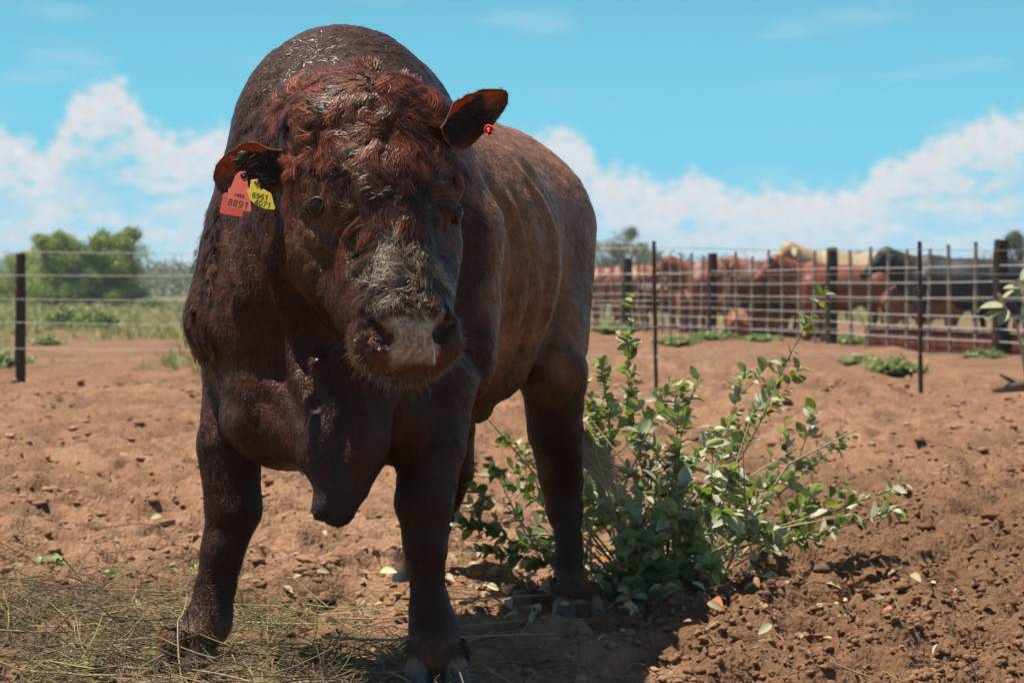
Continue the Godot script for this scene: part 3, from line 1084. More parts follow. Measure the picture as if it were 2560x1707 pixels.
func fill_bull(f: Solid) -> void:
	var caps := [
		[0, 0.99, 0.45, 0, 0.97, -0.15, 0.345, 0.385, 1, 0, 0, 0.84, 0.12],
		[0, 0.95, -0.1, 0, 1, -0.55, 0.365, 0.3, 1, 0, 0, 0.88, 0.12],
		[0, 1.09, -0.5, 0, 1.06, -0.82, 0.25, 0.22, 1, 0, 0, 1, 0.12],
		[0, 1.17, -0.78, 0, 1.02, -0.95, 0.16, 0.15, 1, 0, 0, 1.1, 0.1],
		[0, 1.21, 0.3, 0, 1.19, -0.75, 0.16, 0.15, 1, 0, 0, 0.8, 0.12],
		[0.16, 1.14, -0.16, 0.205, 0.95, -0.14, 0.14, 0.145, 1, 0, 0, 0.95, 0.03],
		[0.205, 0.95, -0.14, 0.15, 0.72, -0.16, 0.145, 0.13, 1, 0, 0, 0.95, 0.03],
		[0.02, 1.285, 0.6, 0.015, 1.27, 0.44, 0.235, 0.225, 1, 0, 0, 1, 0.1],
		[0, 1.24, 0.4, 0, 1.19, 0.1, 0.2, 0.17, 1, 0, 0, 1, 0.1],
		[0.04, 1.21, 0.68, 0.18, 1.18, 0.92, 0.25, 0.19, 1, 0, 0, 1, 0.08],
		[0.01, 1, 0.62, 0.18, 1, 0.95, 0.29, 0.17, 1, 0, 0, 1, 0.1],
		[-0.165, 1.1, 0.55, -0.225, 0.82, 0.66, 0.15, 0.135, 1, 0, 0, 0.85, 0.09],
		[0.16, 1.22, 0.44, 0.235, 1.02, 0.44, 0.13, 0.135, 1, 0, 0, 0.95, 0.05],
		[0.235, 1.02, 0.44, 0.235, 0.74, 0.5, 0.135, 0.14, 1, 0, 0, 0.95, 0.03],
		[0, 0.82, 0.7, 0, 0.66, 0.64, 0.24, 0.19, 1, 0, 0, 1.15, 0.1],
		[-0.0941, 0.6179, 0.743, 0.1478, 0.6219, 0.7583, 0.1307, 0.1289, 1, 0, 0, 1, 0.08],
		[0.1609, 0.8081, 0.8792, 0.1327, 0.6647, 0.9079, 0.0631, 0.0763, 1, 0, 0, 1, 0.12],
		[0.1327, 0.6647, 0.9079, 0.1424, 0.5338, 0.9675, 0.0853, 0.0622, 1, 0, 0, 1, 0.1],
		[-0.0491, 0.6045, 0.8342, 0.1091, 0.549, 0.9353, 0.1009, 0.0555, 1, 0, 0, 1, 0.09],
		[0.1936, 0.6066, 0.8077, 0.1565, 0.549, 0.922, 0.082, 0.0519, 1, 0, 0, 1, 0.09],
		[0.1424, 0.5427, 0.9675, 0.1677, 0.4605, 0.9915, 0.0568, 0.0389, 1, 0, 0, 1, 0.09],
		[0.1677, 0.4694, 0.9915, 0.154, 0.4056, 1.006, 0.0371, 0.0353, 1, 0, 0, 1, 0.03],
		[0.1371, 0.4738, 1, 0.1133, 0.4021, 1.038, 0.0336, 0.0141, 1, 0, 0, 1, 0.03],
		[-0.2417, 0.6762, 0.587, -0.2443, 0.5166, 0.6605, 0.0964, 0.0762, 1, 0, 0, 1, 0.035],
		[-0.2443, 0.5166, 0.6605, -0.2279, 0.375, 0.6766, 0.0762, 0.0655, 1, 0, 0, 1, 0.016],
		[-0.2279, 0.375, 0.6766, -0.2499, 0.276, 0.6932, 0.0655, 0.0502, 1, 0, 0, 1, 0.016],
		[-0.2499, 0.276, 0.6932, -0.2675, 0.1855, 0.6981, 0.0502, 0.0455, 1, 0, 0, 1, 0.016],
		[-0.2675, 0.1855, 0.6981, -0.2773, 0.1073, 0.7217, 0.0455, 0.0539, 1, 0, 0, 1, 0.016],
		[-0.2773, 0.1073, 0.7217, -0.2924, 0.0604, 0.7778, 0.0539, 0.045, 1, 0, 0, 1, 0.016],
		[0.2643, 0.6744, 0.6529, 0.279, 0.5389, 0.7215, 0.1025, 0.0773, 1, 0, 0, 1, 0.035],
		[0.279, 0.5389, 0.7215, 0.2803, 0.4057, 0.7834, 0.0773, 0.0656, 1, 0, 0, 1, 0.016],
		[0.2803, 0.4057, 0.7834, 0.2907, 0.3118, 0.8013, 0.0656, 0.0481, 1, 0, 0, 1, 0.016],
		[0.2907, 0.3118, 0.8013, 0.295, 0.2434, 0.8001, 0.0481, 0.0363, 1, 0, 0, 1, 0.016],
		[0.295, 0.2434, 0.8001, 0.2976, 0.1796, 0.7993, 0.0363, 0.0445, 1, 0, 0, 1, 0.016],
		[0.2976, 0.1796, 0.7993, 0.3141, 0.1258, 0.8155, 0.0445, 0.0543, 1, 0, 0, 1, 0.016],
		[0.3141, 0.1258, 0.8155, 0.333, 0.0835, 0.8517, 0.0543, 0.0575, 1, 0, 0, 1, 0.016],
		[0.14, 1.05, -0.72, 0.19, 0.76, -0.62, 0.19, 0.15, 1, 0, 0, 0.85, 0.13],
		[0.2279, 0.8083, -0.5313, 0.2612, 0.6656, -0.4575, 0.0783, 0.0928, 1, 0, 0, 1, 0.09],
		[0.2612, 0.6656, -0.4575, 0.2579, 0.4978, -0.4877, 0.0928, 0.0755, 1, 0, 0, 1, 0.016],
		[0.2579, 0.4978, -0.4877, 0.2403, 0.3655, -0.6178, 0.0755, 0.0611, 1, 0, 0, 1, 0.016],
		[0.2403, 0.3655, -0.6178, 0.2513, 0.269, -0.6209, 0.0611, 0.0498, 1, 0, 0, 1, 0.016],
		[0.2513, 0.269, -0.6209, 0.27, 0.1936, -0.5846, 0.0498, 0.036, 1, 0, 0, 1, 0.016],
		[0.27, 0.1936, -0.5846, 0.2821, 0.1135, -0.5464, 0.036, 0.0369, 1, 0, 0, 1, 0.016],
		[0.2821, 0.1135, -0.5464, 0.3006, 0.051, -0.5101, 0.0369, 0.0511, 1, 0, 0, 1, 0.016],
		[0.3006, 0.051, -0.5101, 0.3331, 0.0057, -0.4361, 0.0511, 0.0571, 1, 0, 0, 1, 0.016],
		[-0.14, 1.05, -0.82, -0.18, 0.78, -0.95, 0.19, 0.16, 1, 0, 0, 0.85, 0.1],
		[-0.2464, 0.644, -0.9695, -0.2322, 0.4662, -1.129, 0.1026, 0.064, 1, 0, 0, 1, 0.09],
		[-0.2322, 0.4662, -1.129, -0.2701, 0.3191, -1.274, 0.064, 0.0565, 1, 0, 0, 1, 0.016],
		[-0.2701, 0.3191, -1.274, -0.3126, 0.1805, -1.262, 0.0565, 0.0427, 1, 0, 0, 1, 0.016],
		[-0.3126, 0.1805, -1.262, -0.3339, 0.085, -1.205, 0.0427, 0.0424, 1, 0, 0, 1, 0.016],
		[-0.3339, 0.085, -1.205, -0.3335, 0.0461, -1.101, 0.0424, 0.0517, 1, 0, 0, 1, 0.016],
		[0.09, 0.66, -0.1, 0.1, 0.575, -0.25, 0.07, 0.045, 1, 0, 0, 1, 0.06],
		[0.2235, 1.223, 0.9809, 0.266, 1.094, 1.044, 0.13, 0.127, 0.8629, 0.0384, -0.504, 1.2, 0.05],
		[0.1536, 1.236, 1.031, 0.3003, 1.243, 0.9452, 0.085, 0.085, 1, 0, 0, 1, 0.04],
		[0.1401, 1.116, 1.104, 0.189, 1.067, 1.124, 0.052, 0.04, 1, 0, 0, 1, 0.03],
		[0.3782, 1.127, 0.9646, 0.3754, 1.075, 1.015, 0.052, 0.04, 1, 0, 0, 1, 0.03],
		[0.2681, 1.096, 1.048, 0.3599, 0.8699, 1.188, 0.102, 0.07, 0.8629, 0.0384, -0.504, 1.04, 0.035],
		[0.3536, 0.8624, 1.176, 0.3812, 0.7872, 1.218, 0.085, 0.08, 0.8629, 0.0384, -0.504, 1.3, 0.05],
		[0.3309, 0.7806, 1.25, 0.4344, 0.7852, 1.19, 0.052, 0.052, 1, 0, 0, 1, 0.03],
		[0.3612, 0.8298, 1.276, 0.4388, 0.8332, 1.23, 0.026, 0.026, 1, 0, 0, 1, 0.035],
		[0.3498, 0.7674, 1.162, 0.3665, 0.743, 1.189, 0.066, 0.048, 0.8629, 0.0384, -0.504, 1.35, 0.03],
		[0.1381, 1.03, 0.9984, 0.2599, 0.8456, 1.133, 0.105, 0.07, 1, 0, 0, 1, 0.05],
		[0.2934, 1.037, 0.9077, 0.3634, 0.8502, 1.073, 0.105, 0.07, 1, 0, 0, 1, 0.05],
		[0.1645, 0.9804, 1.07, 0.2497, 0.9035, 1.14, 0.075, 0.055, 1, 0, 0, 1, 0.04],
		[0.3457, 0.9885, 0.9639, 0.3705, 0.9088, 1.07, 0.075, 0.055, 1, 0, 0, 1, 0.04],
		[0.1943, 1.152, 0.9255, 0.12, 1.12, 0.8, 0.15, 0.22, 1, 0, 0, 1, 0.08],
		[0.2231, 0.9218, 0.9572, 0.1, 0.95, 0.82, 0.1, 0.2, 1, 0, 0, 1, 0.08],
	]
	for c in caps:
		f.cap(Vector3(c[0], c[1], c[2]), Vector3(c[3], c[4], c[5]), c[6], c[7], Vector3(c[8], c[9], c[10]), c[11], c[12])
	f.cut_from = f.a.size()
	var cuts := [
		[0.327, 0.8221, 1.302, 0.3557, 0.8081, 1.306, 0.013, 0.019, 0.012],
		[0.3549, 0.8071, 1.305, 0.3667, 0.7921, 1.304, 0.019, 0.015, 0.012],
		[0.4789, 0.8289, 1.214, 0.4696, 0.8132, 1.24, 0.013, 0.019, 0.012],
		[0.4688, 0.8122, 1.238, 0.4634, 0.7964, 1.248, 0.019, 0.015, 0.012],
	]
	for c in cuts:
		f.cap(Vector3(c[0], c[1], c[2]), Vector3(c[3], c[4], c[5]), c[6], c[7], Vector3.RIGHT, 1.0, c[8])
	var folds := [
		[0.016, -0.03, 0.3066, 1.175, 0.4842, 0.3259, 1.143, 0.4515],
		[0.016, -0.03, 0.3045, 1.028, 0.1824, 0.3067, 0.9781, 0.1901, 0.3048, 0.9281, 0.1834, 0.2944, 0.8729, 0.1872],
		[0.016, -0.03, 0.3671, 0.8218, 0.4806, 0.3642, 0.775, 0.5255, 0.357, 0.7283, 0.555, 0.3506, 0.7001, 0.5582, 0.3655, 0.6748, 0.6336],
		[0.02, 0.045, 0.2517, 1.188, 0.2123, 0.2718, 1.149, 0.1792, 0.2915, 1.11, 0.144, 0.3047, 1.065, 0.1386, 0.3148, 1.019, 0.1221, 0.3164, 0.9687, 0.128, 0.3146, 0.9182, 0.1214, 0.3037, 0.8625, 0.1239, 0.2883, 0.8066, 0.1103, 0.2667, 0.7554, 0.0956],
		[0.014, -0.033, 0.2726, 1.161, 0.1292, 0.2899, 1.126, 0.1177, 0.3049, 1.091, 0.0979, 0.3169, 1.04, 0.0939, 0.3254, 0.9896, 0.0767, 0.3241, 0.9336, 0.0797, 0.3187, 0.8776, 0.0679, 0.3036, 0.8214, 0.0668, 0.2835, 0.7647, 0.0479],
		[0.015, 0.027, 0.2763, 1.174, 0.0678, 0.2949, 1.138, 0.0584, 0.3109, 1.103, 0.0397, 0.3244, 1.052, 0.0382, 0.3338, 1.001, 0.0223, 0.3336, 0.939, 0.029, 0.3281, 0.8774, 0.0168, 0.3117, 0.8156, 0.0153, 0.2888, 0.7532, -0.0098],
		[0.016, -0.033, 0.2439, 1.248, -0.0737, 0.2833, 1.192, -0.0684, 0.3113, 1.139, -0.1048, 0.3293, 1.087, -0.1144, 0.3422, 1.035, -0.1439, 0.3513, 0.9869, -0.1154, 0.3536, 0.9398, -0.1132, 0.3449, 0.8874, -0.109, 0.3311, 0.8349, -0.1243, 0.3115, 0.7771, -0.1207, 0.2858, 0.7186, -0.139],
		[0.022, 0.045, 0.2498, 1.251, -0.1308, 0.2887, 1.195, -0.1341, 0.2973, 1.144, -0.2515, 0.3149, 1.091, -0.2604, 0.3, 1.04, -0.3953],
		[0.022, 0.045, 0.2882, 0.9309, -0.4585, 0.2846, 0.8758, -0.4331, 0.2804, 0.821, -0.4101, 0.2651, 0.7586, -0.3715, 0.2443, 0.6962, -0.3544],
		[0.014, -0.03, 0.3405, 0.9289, -0.0244, 0.3356, 0.8876, -0.0228, 0.3279, 0.8462, -0.0316, 0.3127, 0.7995, -0.0283, 0.2929, 0.7525, -0.0414, 0.2758, 0.7209, -0.0509, 0.2565, 0.689, -0.0675],
		[0.013, 0.024, 0.3281, 0.8774, 0.0168, 0.3191, 0.8362, 0.011, 0.3073, 0.7947, -0.0049, 0.2871, 0.7478, -0.0176, 0.2613, 0.7, -0.0505],
		[0.014, -0.018, 0.3605, 0.8602, 0.5161, 0.3593, 0.8271, 0.529, 0.358, 0.7942, 0.5415, 0.3537, 0.7615, 0.5602, 0.3483, 0.7289, 0.5753],
		[0.04, 0.009, 0.2611, 1.234, -0.1095, 0.2771, 1.206, -0.0911, 0.291, 1.18, -0.0798, 0.3031, 1.153, -0.0554, 0.3129, 1.126, -0.0392],
		[0.014, -0.021, -0.2157, 1.066, 0.7906, -0.1989, 1.037, 0.8146, -0.1815, 1.009, 0.8403, -0.1593, 0.9714, 0.873, -0.1395, 0.9346, 0.9002, -0.1283, 0.8982, 0.9136, -0.1202, 0.8619, 0.9194, -0.1234, 0.8301, 0.9165, -0.1272, 0.7983, 0.9123],
		[0.03, 0.039, -0.0965, 1.043, 0.9291, -0.0795, 1.006, 0.9523, -0.0658, 0.9699, 0.9676, -0.051, 0.9251, 0.9727, -0.0398, 0.8803, 0.9686, -0.0375, 0.8444, 0.9586, -0.0359, 0.8083, 0.947, -0.0264, 0.7585, 0.9323, -0.0115, 0.7091, 0.9313],
		[0.016, -0.015, -0.053, 1.059, 0.9705, -0.0335, 1.014, 0.9862, -0.0165, 0.9694, 0.9958, -0.0087, 0.9249, 0.9943, -0.0044, 0.8804, 0.9834, 0.0108, 0.8312, 0.9688, 0.026, 0.7818, 0.9538],
		[0.028, 0.051, 0.0165, 1.075, 1.031, 0.0334, 1.021, 1.061, 0.0305, 0.9687, 1.039, 0.0344, 0.927, 1.022, 0.038, 0.8849, 1.005, 0.0567, 0.8494, 0.9946, 0.0747, 0.8138, 0.9823, 0.1137, 0.7808, 0.9859, 0.1543, 0.7481, 0.9947],
		[0.019, -0.012, 0.0012, 0.8266, 0.9637, 0.0108, 0.7907, 0.9516, 0.0241, 0.7548, 0.9491, 0.0418, 0.7197, 0.9684, 0.0606, 0.685, 0.9907, 0.0844, 0.6506, 1.009, 0.1091, 0.6166, 1.031, 0.1347, 0.5827, 1.047, 0.1559, 0.5482, 1.052],
		[0.018, 0.0105, 0.0317, 0.8269, 0.9737, 0.0429, 0.7821, 0.9609, 0.0658, 0.7381, 0.9792, 0.0829, 0.7033, 1, 0.0962, 0.6685, 1.01, 0.1156, 0.634, 1.025, 0.1354, 0.5999, 1.041],
		[0.019, -0.0105, 0.0694, 0.7914, 0.9733, 0.0829, 0.7561, 0.9818, 0.1001, 0.7212, 1.001, 0.1196, 0.6865, 1.013, 0.1374, 0.6517, 1.021, 0.1511, 0.6173, 1.033, 0.1641, 0.5829, 1.044],
		[0.018, 0.0105, -0.0399, 0.7811, 0.9372, -0.0278, 0.7449, 0.9286, -0.0115, 0.7091, 0.9313, 0.0071, 0.6785, 0.9526, 0.0253, 0.6482, 0.973, 0.0586, 0.6167, 1.003, 0.0921, 0.5857, 1.035],
		[0.03, 0.009, -0.3118, 0.6828, 0.655, -0.2751, 0.6465, 0.6939, -0.1815, 0.6407, 0.8596, -0.1387, 0.6295, 0.9043, -0.1029, 0.6106, 0.9266, -0.0732, 0.5911, 0.9344, -0.0597, 0.5548, 0.9284, -0.0561, 0.5166, 0.8972],
		[0.02, -0.015, 0.2044, 0.6601, 0.9915, 0.2099, 0.6338, 0.9938, 0.2162, 0.6077, 0.9988, 0.215, 0.5776, 1.013, 0.2121, 0.5473, 1.022, 0.2062, 0.5213, 1.029, 0.1995, 0.4952, 1.034],
		[0.012, 0.015, 0.1424, 0.5218, 1.053, 0.1399, 0.4996, 1.05, 0.1373, 0.4773, 1.047, 0.1313, 0.4508, 1.046, 0.1264, 0.4244, 1.048],
		[0.012, 0.015, 0.2041, 0.5302, 1.031, 0.2021, 0.5039, 1.032, 0.2002, 0.4776, 1.034, 0.1929, 0.4513, 1.035, 0.1839, 0.4245, 1.032],
		[0.018, 0.0105, 0.1721, 0.6518, 1.014, 0.1775, 0.6259, 1.021, 0.1834, 0.6, 1.03, 0.1799, 0.5699, 1.041, 0.1748, 0.5395, 1.048, 0.167, 0.5088, 1.05, 0.1581, 0.4778, 1.048],
		[0.028, 0.051, 0.2818, 0.6796, 0.7844, 0.2838, 0.646, 0.85, 0.2736, 0.6112, 0.8769, 0.2662, 0.58, 0.8832, 0.2555, 0.5481, 0.8795, 0.2396, 0.5186, 0.8457, 0.214, 0.4865, 0.7829],
		[0.01, 0.012, -0.1385, 1.242, 0.8474, -0.1095, 1.261, 0.8733, -0.084, 1.28, 0.8908, -0.0484, 1.305, 0.9072, -0.0176, 1.331, 0.9119, -0.0079, 1.36, 0.8893, -0.0002, 1.389, 0.8611, 0.005, 1.404, 0.8465, 0.0096, 1.419, 0.8302],
		[0.01, 0.015, -0.0758, 1.227, 0.9214, -0.0391, 1.25, 0.9485, -0.0054, 1.273, 0.9687, 0.01, 1.29, 0.9716, 0.0235, 1.306, 0.9695, 0.0336, 1.328, 0.956, 0.0403, 1.351, 0.9332],
		[0.009, 0.0135, -0.0235, 1.214, 0.9764, 0.0066, 1.234, 1, 0.0424, 1.252, 1.039, 0.0657, 1.264, 1.068, 0.0821, 1.277, 1.08],
		[0.011, 0.012, -0.1638, 1.258, 0.8188, -0.1341, 1.284, 0.841, -0.1089, 1.31, 0.8523, -0.0849, 1.329, 0.8609, -0.0638, 1.349, 0.8625, -0.0608, 1.371, 0.8474, -0.0586, 1.393, 0.8302],
		[0.01, 0.012, -0.1667, 1.24, 0.8193, -0.1453, 1.247, 0.8392, -0.1236, 1.255, 0.86, -0.0898, 1.252, 0.8984, -0.0593, 1.25, 0.9289],
		[0.022, 0.021, -0.1924, 1.046, 0.8183, -0.2088, 1.009, 0.8148, -0.2234, 0.9723, 0.816, -0.2219, 0.9351, 0.8319, -0.2216, 0.8982, 0.8446, -0.2093, 0.8614, 0.8625, -0.201, 0.8247, 0.8709],
		[0.016, 0.018, -0.2689, 0.9542, 0.7793, -0.2665, 0.9168, 0.7971, -0.2656, 0.8795, 0.8114, -0.2526, 0.8426, 0.8305, -0.2456, 0.8056, 0.8356],
		[0.01, -0.015, 0.0618, 1.038, 1.091, 0.0713, 1.003, 1.099, 0.0794, 0.9678, 1.104, 0.0757, 0.9418, 1.087, 0.0651, 0.9158, 1.051, 0.0649, 0.8938, 1.031, 0.0652, 0.8717, 1.012],
		[0.02, -0.018, 0.2369, 1.034, 1.174, 0.2367, 0.9962, 1.171, 0.2432, 0.9577, 1.187, 0.2495, 0.9194, 1.21, 0.2547, 0.8815, 1.23],
		[0.03, 0.024, 0.1403, 1.027, 1.145, 0.1572, 0.9969, 1.154, 0.1748, 0.9667, 1.165, 0.1823, 0.9239, 1.174, 0.1861, 0.8812, 1.172],
		[0.022, -0.021, 0.1142, 1.105, 1.149, 0.1193, 1.071, 1.138, 0.1286, 1.036, 1.139, 0.1485, 1.018, 1.149, 0.167, 1.001, 1.156, 0.1979, 0.9837, 1.166, 0.2294, 0.9663, 1.179],
		[0.018, 0.018, 0.1134, 1.062, 1.13, 0.1266, 1.047, 1.137, 0.1401, 1.032, 1.145, 0.1614, 1.02, 1.153, 0.1812, 1.01, 1.158],
		[0.016, 0.018, 0.2466, 1, 1.176, 0.2644, 0.966, 1.195, 0.2886, 0.9319, 1.233, 0.2949, 0.8983, 1.258, 0.2965, 0.865, 1.269],
		[0.016, 0.018, 0.4009, 1.001, 1.115, 0.4147, 0.9618, 1.149, 0.4329, 0.9235, 1.196, 0.4391, 0.8942, 1.219, 0.4462, 0.8651, 1.244],
		[0.02, 0.015, 0.4191, 1.115, 1.02, 0.4218, 1.076, 1.018, 0.4166, 1.038, 0.991, 0.4204, 0.9937, 1.014, 0.4273, 0.95, 1.047],
		[0.02, 0.015, 0.3024, 0.8567, 1.273, 0.3034, 0.8318, 1.282, 0.3062, 0.8071, 1.297, 0.316, 0.7866, 1.306, 0.3224, 0.766, 1.306],
		[0.012, 0.009, -0.2568, 0.3609, 0.74, -0.2404, 0.3427, 0.7429, -0.2262, 0.324, 0.7408, -0.2084, 0.3287, 0.7349, -0.1922, 0.3329, 0.725],
		[0.03, 0.018, 0.2855, 0.4915, -0.4127, 0.2818, 0.4521, -0.4271, 0.269, 0.4098, -0.4762],
		[0.022, 0.009, -0.1066, 0.6802, 0.9109, -0.0867, 0.6628, 0.9244, -0.069, 0.6453, 0.9326, -0.0404, 0.6326, 0.9442, -0.0107, 0.6202, 0.9588, 0.0214, 0.586, 0.9805, 0.0582, 0.5531, 1.015],
	]
	for c in folds:
		var pts := []
		for i in range(2, c.size(), 3): pts.append(Vector3(c[i], c[i + 1], c[i + 2]))
		f.fold(pts, c[0], c[1])


func soft(x: float, a: float, b: float) -> float:
	return smoothstep(a, b, x)


func pad_amount(u: float, v: float, w: float) -> float:
	# the bare nose pad between the nostrils
	var half := 0.078 - (v - 0.56) * 0.30
	var n := noise_c.get_noise_2d(u * 60.0, v * 60.0) * 0.004
	return (1.0 - soft(absf(u) + n, half - 0.006, half + 0.006)) * soft(v + n, 0.552, 0.566) * (1.0 - soft(v, 0.655, 0.667)) * soft(w, -0.055, -0.04)


func bull_color(p: Vector3) -> Color:
	var q := p - HO
	var u := q.dot(HS)
	var v := q.dot(HD)
	var w := q.dot(HN)
	var n := noise_a.get_noise_3d(p.x * 5.0, p.y * 5.0, p.z * 5.0)
	var n2 := noise_a.get_noise_3d(p.x * 17.0, p.y * 17.0, p.z * 17.0)
	var n3 := noise_c.get_noise_3d(p.x * 60.0, p.y * 60.0, p.z * 60.0)
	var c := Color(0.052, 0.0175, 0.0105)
	# brown coat behind the shoulder, lightened to look sunlit, mottled with darker hair
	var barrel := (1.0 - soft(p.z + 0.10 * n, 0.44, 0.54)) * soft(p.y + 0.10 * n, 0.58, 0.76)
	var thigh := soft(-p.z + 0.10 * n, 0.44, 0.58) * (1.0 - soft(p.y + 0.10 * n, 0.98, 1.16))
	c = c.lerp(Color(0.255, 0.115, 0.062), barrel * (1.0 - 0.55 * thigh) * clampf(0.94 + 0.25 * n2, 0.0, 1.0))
	# smoke-dark hump and neck
	c = c.lerp(Color(0.050, 0.026, 0.020), soft(p.y, 1.20, 1.32) * soft(p.z, 0.26, 0.36))
	# dark lower legs
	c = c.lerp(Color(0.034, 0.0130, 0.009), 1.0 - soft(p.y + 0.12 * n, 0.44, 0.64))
	# dusty fetlocks
	c = c.lerp(Color(0.15, 0.075, 0.045), (1.0 - soft(p.y + 0.02 * n2, 0.07, 0.14)) * 0.8)
	# bluish-dark dewlap tip: sky sheen on shaded hair put into the colour
	var dew := Vector2(p.x - 0.135, p.z - 0.985).length()
	c = c.lerp(Color(0.030, 0.022, 0.022), (1.0 - soft(dew + 0.05 * n, 0.06, 0.14)) * (1.0 - soft(p.y + 0.10 * n, 0.48, 0.74)) * 0.75)
	# face
	if v > -0.15 and w > -0.30 and p.z > 0.9:
		var face := soft(w + n * 0.02, -0.24, -0.10)
		c = c.lerp(Color(0.066, 0.021, 0.012), face)
		var bridge := (1.0 - soft(absf(u), 0.05, 0.085)) * soft(v + n * 0.03, 0.27, 0.34) * soft(w, -0.06, -0.01)
		c = c.lerp(Color(0.016, 0.011, 0.010), bridge)
		# brown skin round the eye and below it
		var e := Vector2(absf(u) - 0.15, (v - 0.285) * 0.6).length()
		c = c.lerp(Color(0.17, 0.074, 0.040), (1.0 - soft(e + n2 * 0.01, 0.02, 0.060)) * 0.8)
		c = c.lerp(Color(0.060, 0.024, 0.016), soft(v, 0.48, 0.56) * (1.0 - soft(absf(u) + n * 0.03, 0.12, 0.16)) * 0.6)
		c = c.lerp(Color(0.12, 0.045, 0.02), soft(v + n2 * 0.01, 0.635, 0.655) * soft(w, -0.10, -0.06) * 0.7)
		var pad := pad_amount(u, v, w)
		var sp := noise_c.get_noise_3d(p.x * 150.0, p.y * 150.0, p.z * 150.0)
		var skin := Color(0.44, 0.34, 0.28).lerp(Color(0.25, 0.145, 0.09), clampf(0.35 + sp * 1.3 + n2 * 0.8, 0.0, 1.0))
		c = c.lerp(skin, pad)
		for sg in [-1.0, 1.0]:
			var nd := minf(Vector2(u - sg * 0.070, v - 0.600).length(), Vector2(u - sg * 0.060, v - 0.612).length())
			c = c.lerp(Color(0.055, 0.020, 0.016), 1.0 - soft(nd, 0.016, 0.023))
	return c * (1.0 + 0.30 * n + 0.25 * n2 + 0.25 * n3)


func hair_flow(p: Vector3) -> Vector3:
	var q := p - HO
	var v := q.dot(HD)
	var u := q.dot(HS)
	if v > -0.1 and q.dot(HN) > -0.32 and p.z > 0.9:
		return HD * 0.9 + HS * signf(u) * 0.35 - HN * 0.4
	if p.y < 0.62: return Vector3(0, -1, -0.12)
	var n := noise_a.get_noise_3d(p.x * 3.0 + 9.0, p.y * 3.0, p.z * 3.0)
	return Vector3(n * 0.5, -0.75 + n * 0.3, -0.62)


func build_bull() -> void:
	var o := thing("bull", "huge dark red-brown bull with curly forehead and ear tags facing the camera", "bull", Vector3(-0.26, 0, -6.45), -0.27336)
	var f := Solid.new()
	fill_bull(f)
	bull_solid = f
	bull_list = f.all_list()
	head_list = PackedInt32Array()
	for i in f.a.size():
		if (f.a[i] + f.ab[i] * 0.5).distance_to(hp(0, 0.3, -0.05)) < 0.55: head_list.append(i)
	var headbox := AABB(Vector3(-0.0573, 0.6151, 0.7023), Vector3(0.6875, 0.8503, 0.7449))
	var s1 := f.skin(Vector3(-0.6, -0.03, -1.4), Vector3(0.66, 1.62, 1.45), 0.0125, headbox.grow(-0.03), false)
	var s2 := f.skin(headbox.position, headbox.end, 0.0068, headbox, true)
	var v: PackedVector3Array = s1[0]
	var n: PackedVector3Array = s1[1]
	var idx: PackedInt32Array = s1[2]
	var base := v.size()
	v.append_array(s2[0])
	n.append_array(s2[1])
	for i in s2[2]: idx.append(i + base)
	# small lumps and wrinkles of the hide
	var c := PackedColorArray()
	for i in v.size():
		var p := v[i]
		var b := noise_a.get_noise_3d(p.x * 9.0, p.y * 9.0, p.z * 9.0) * 0.0045 + noise_c.get_noise_3d(p.x * 36.0, p.y * 22.0, p.z * 36.0) * 0.0015
		v[i] = p + n[i] * b
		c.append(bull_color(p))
	var nn := PackedVector3Array()
	nn.resize(v.size())
	for i in range(0, idx.size(), 3):
		var fn := (v[idx[i + 2]] - v[idx[i]]).cross(v[idx[i + 1]] - v[idx[i]])
		nn[idx[i]] += fn
		nn[idx[i + 1]] += fn
		nn[idx[i + 2]] += fn
	for i in nn.size(): nn[i] = nn[i].normalized()
	var hide := vmat(0.42, 0.30)
	hide.heightmap_enabled = true
	hide.heightmap_texture = noise_texture(0.06, 4, 0.0, 1.0, 512, 41)
	hide.heightmap_scale = 0.5
	hide.uv1_triplanar = true
	hide.uv1_scale = Vector3(7, 4, 7)
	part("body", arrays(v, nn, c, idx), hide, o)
	var coat := vmat(0.38, 0.30)
	var eye_cam := o.to_local(Vector3(0, 0.9, 0))
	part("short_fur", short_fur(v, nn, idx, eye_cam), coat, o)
	var curls := vmat(0.43, 0.38)
	part("curly_forelock", forelock(), curls, o)
	part("matted_shoulder_hair", shoulder_hair(), coat, o)
	part("nose_bridge_hair", bridge_hair(), curls, o)
	part("chin_bristles", bristles(), vmat(0.4, 0.5), o)
	bull_face(o)
	bull_ears(o)
	bull_feet(o)
	bull_tail(o)


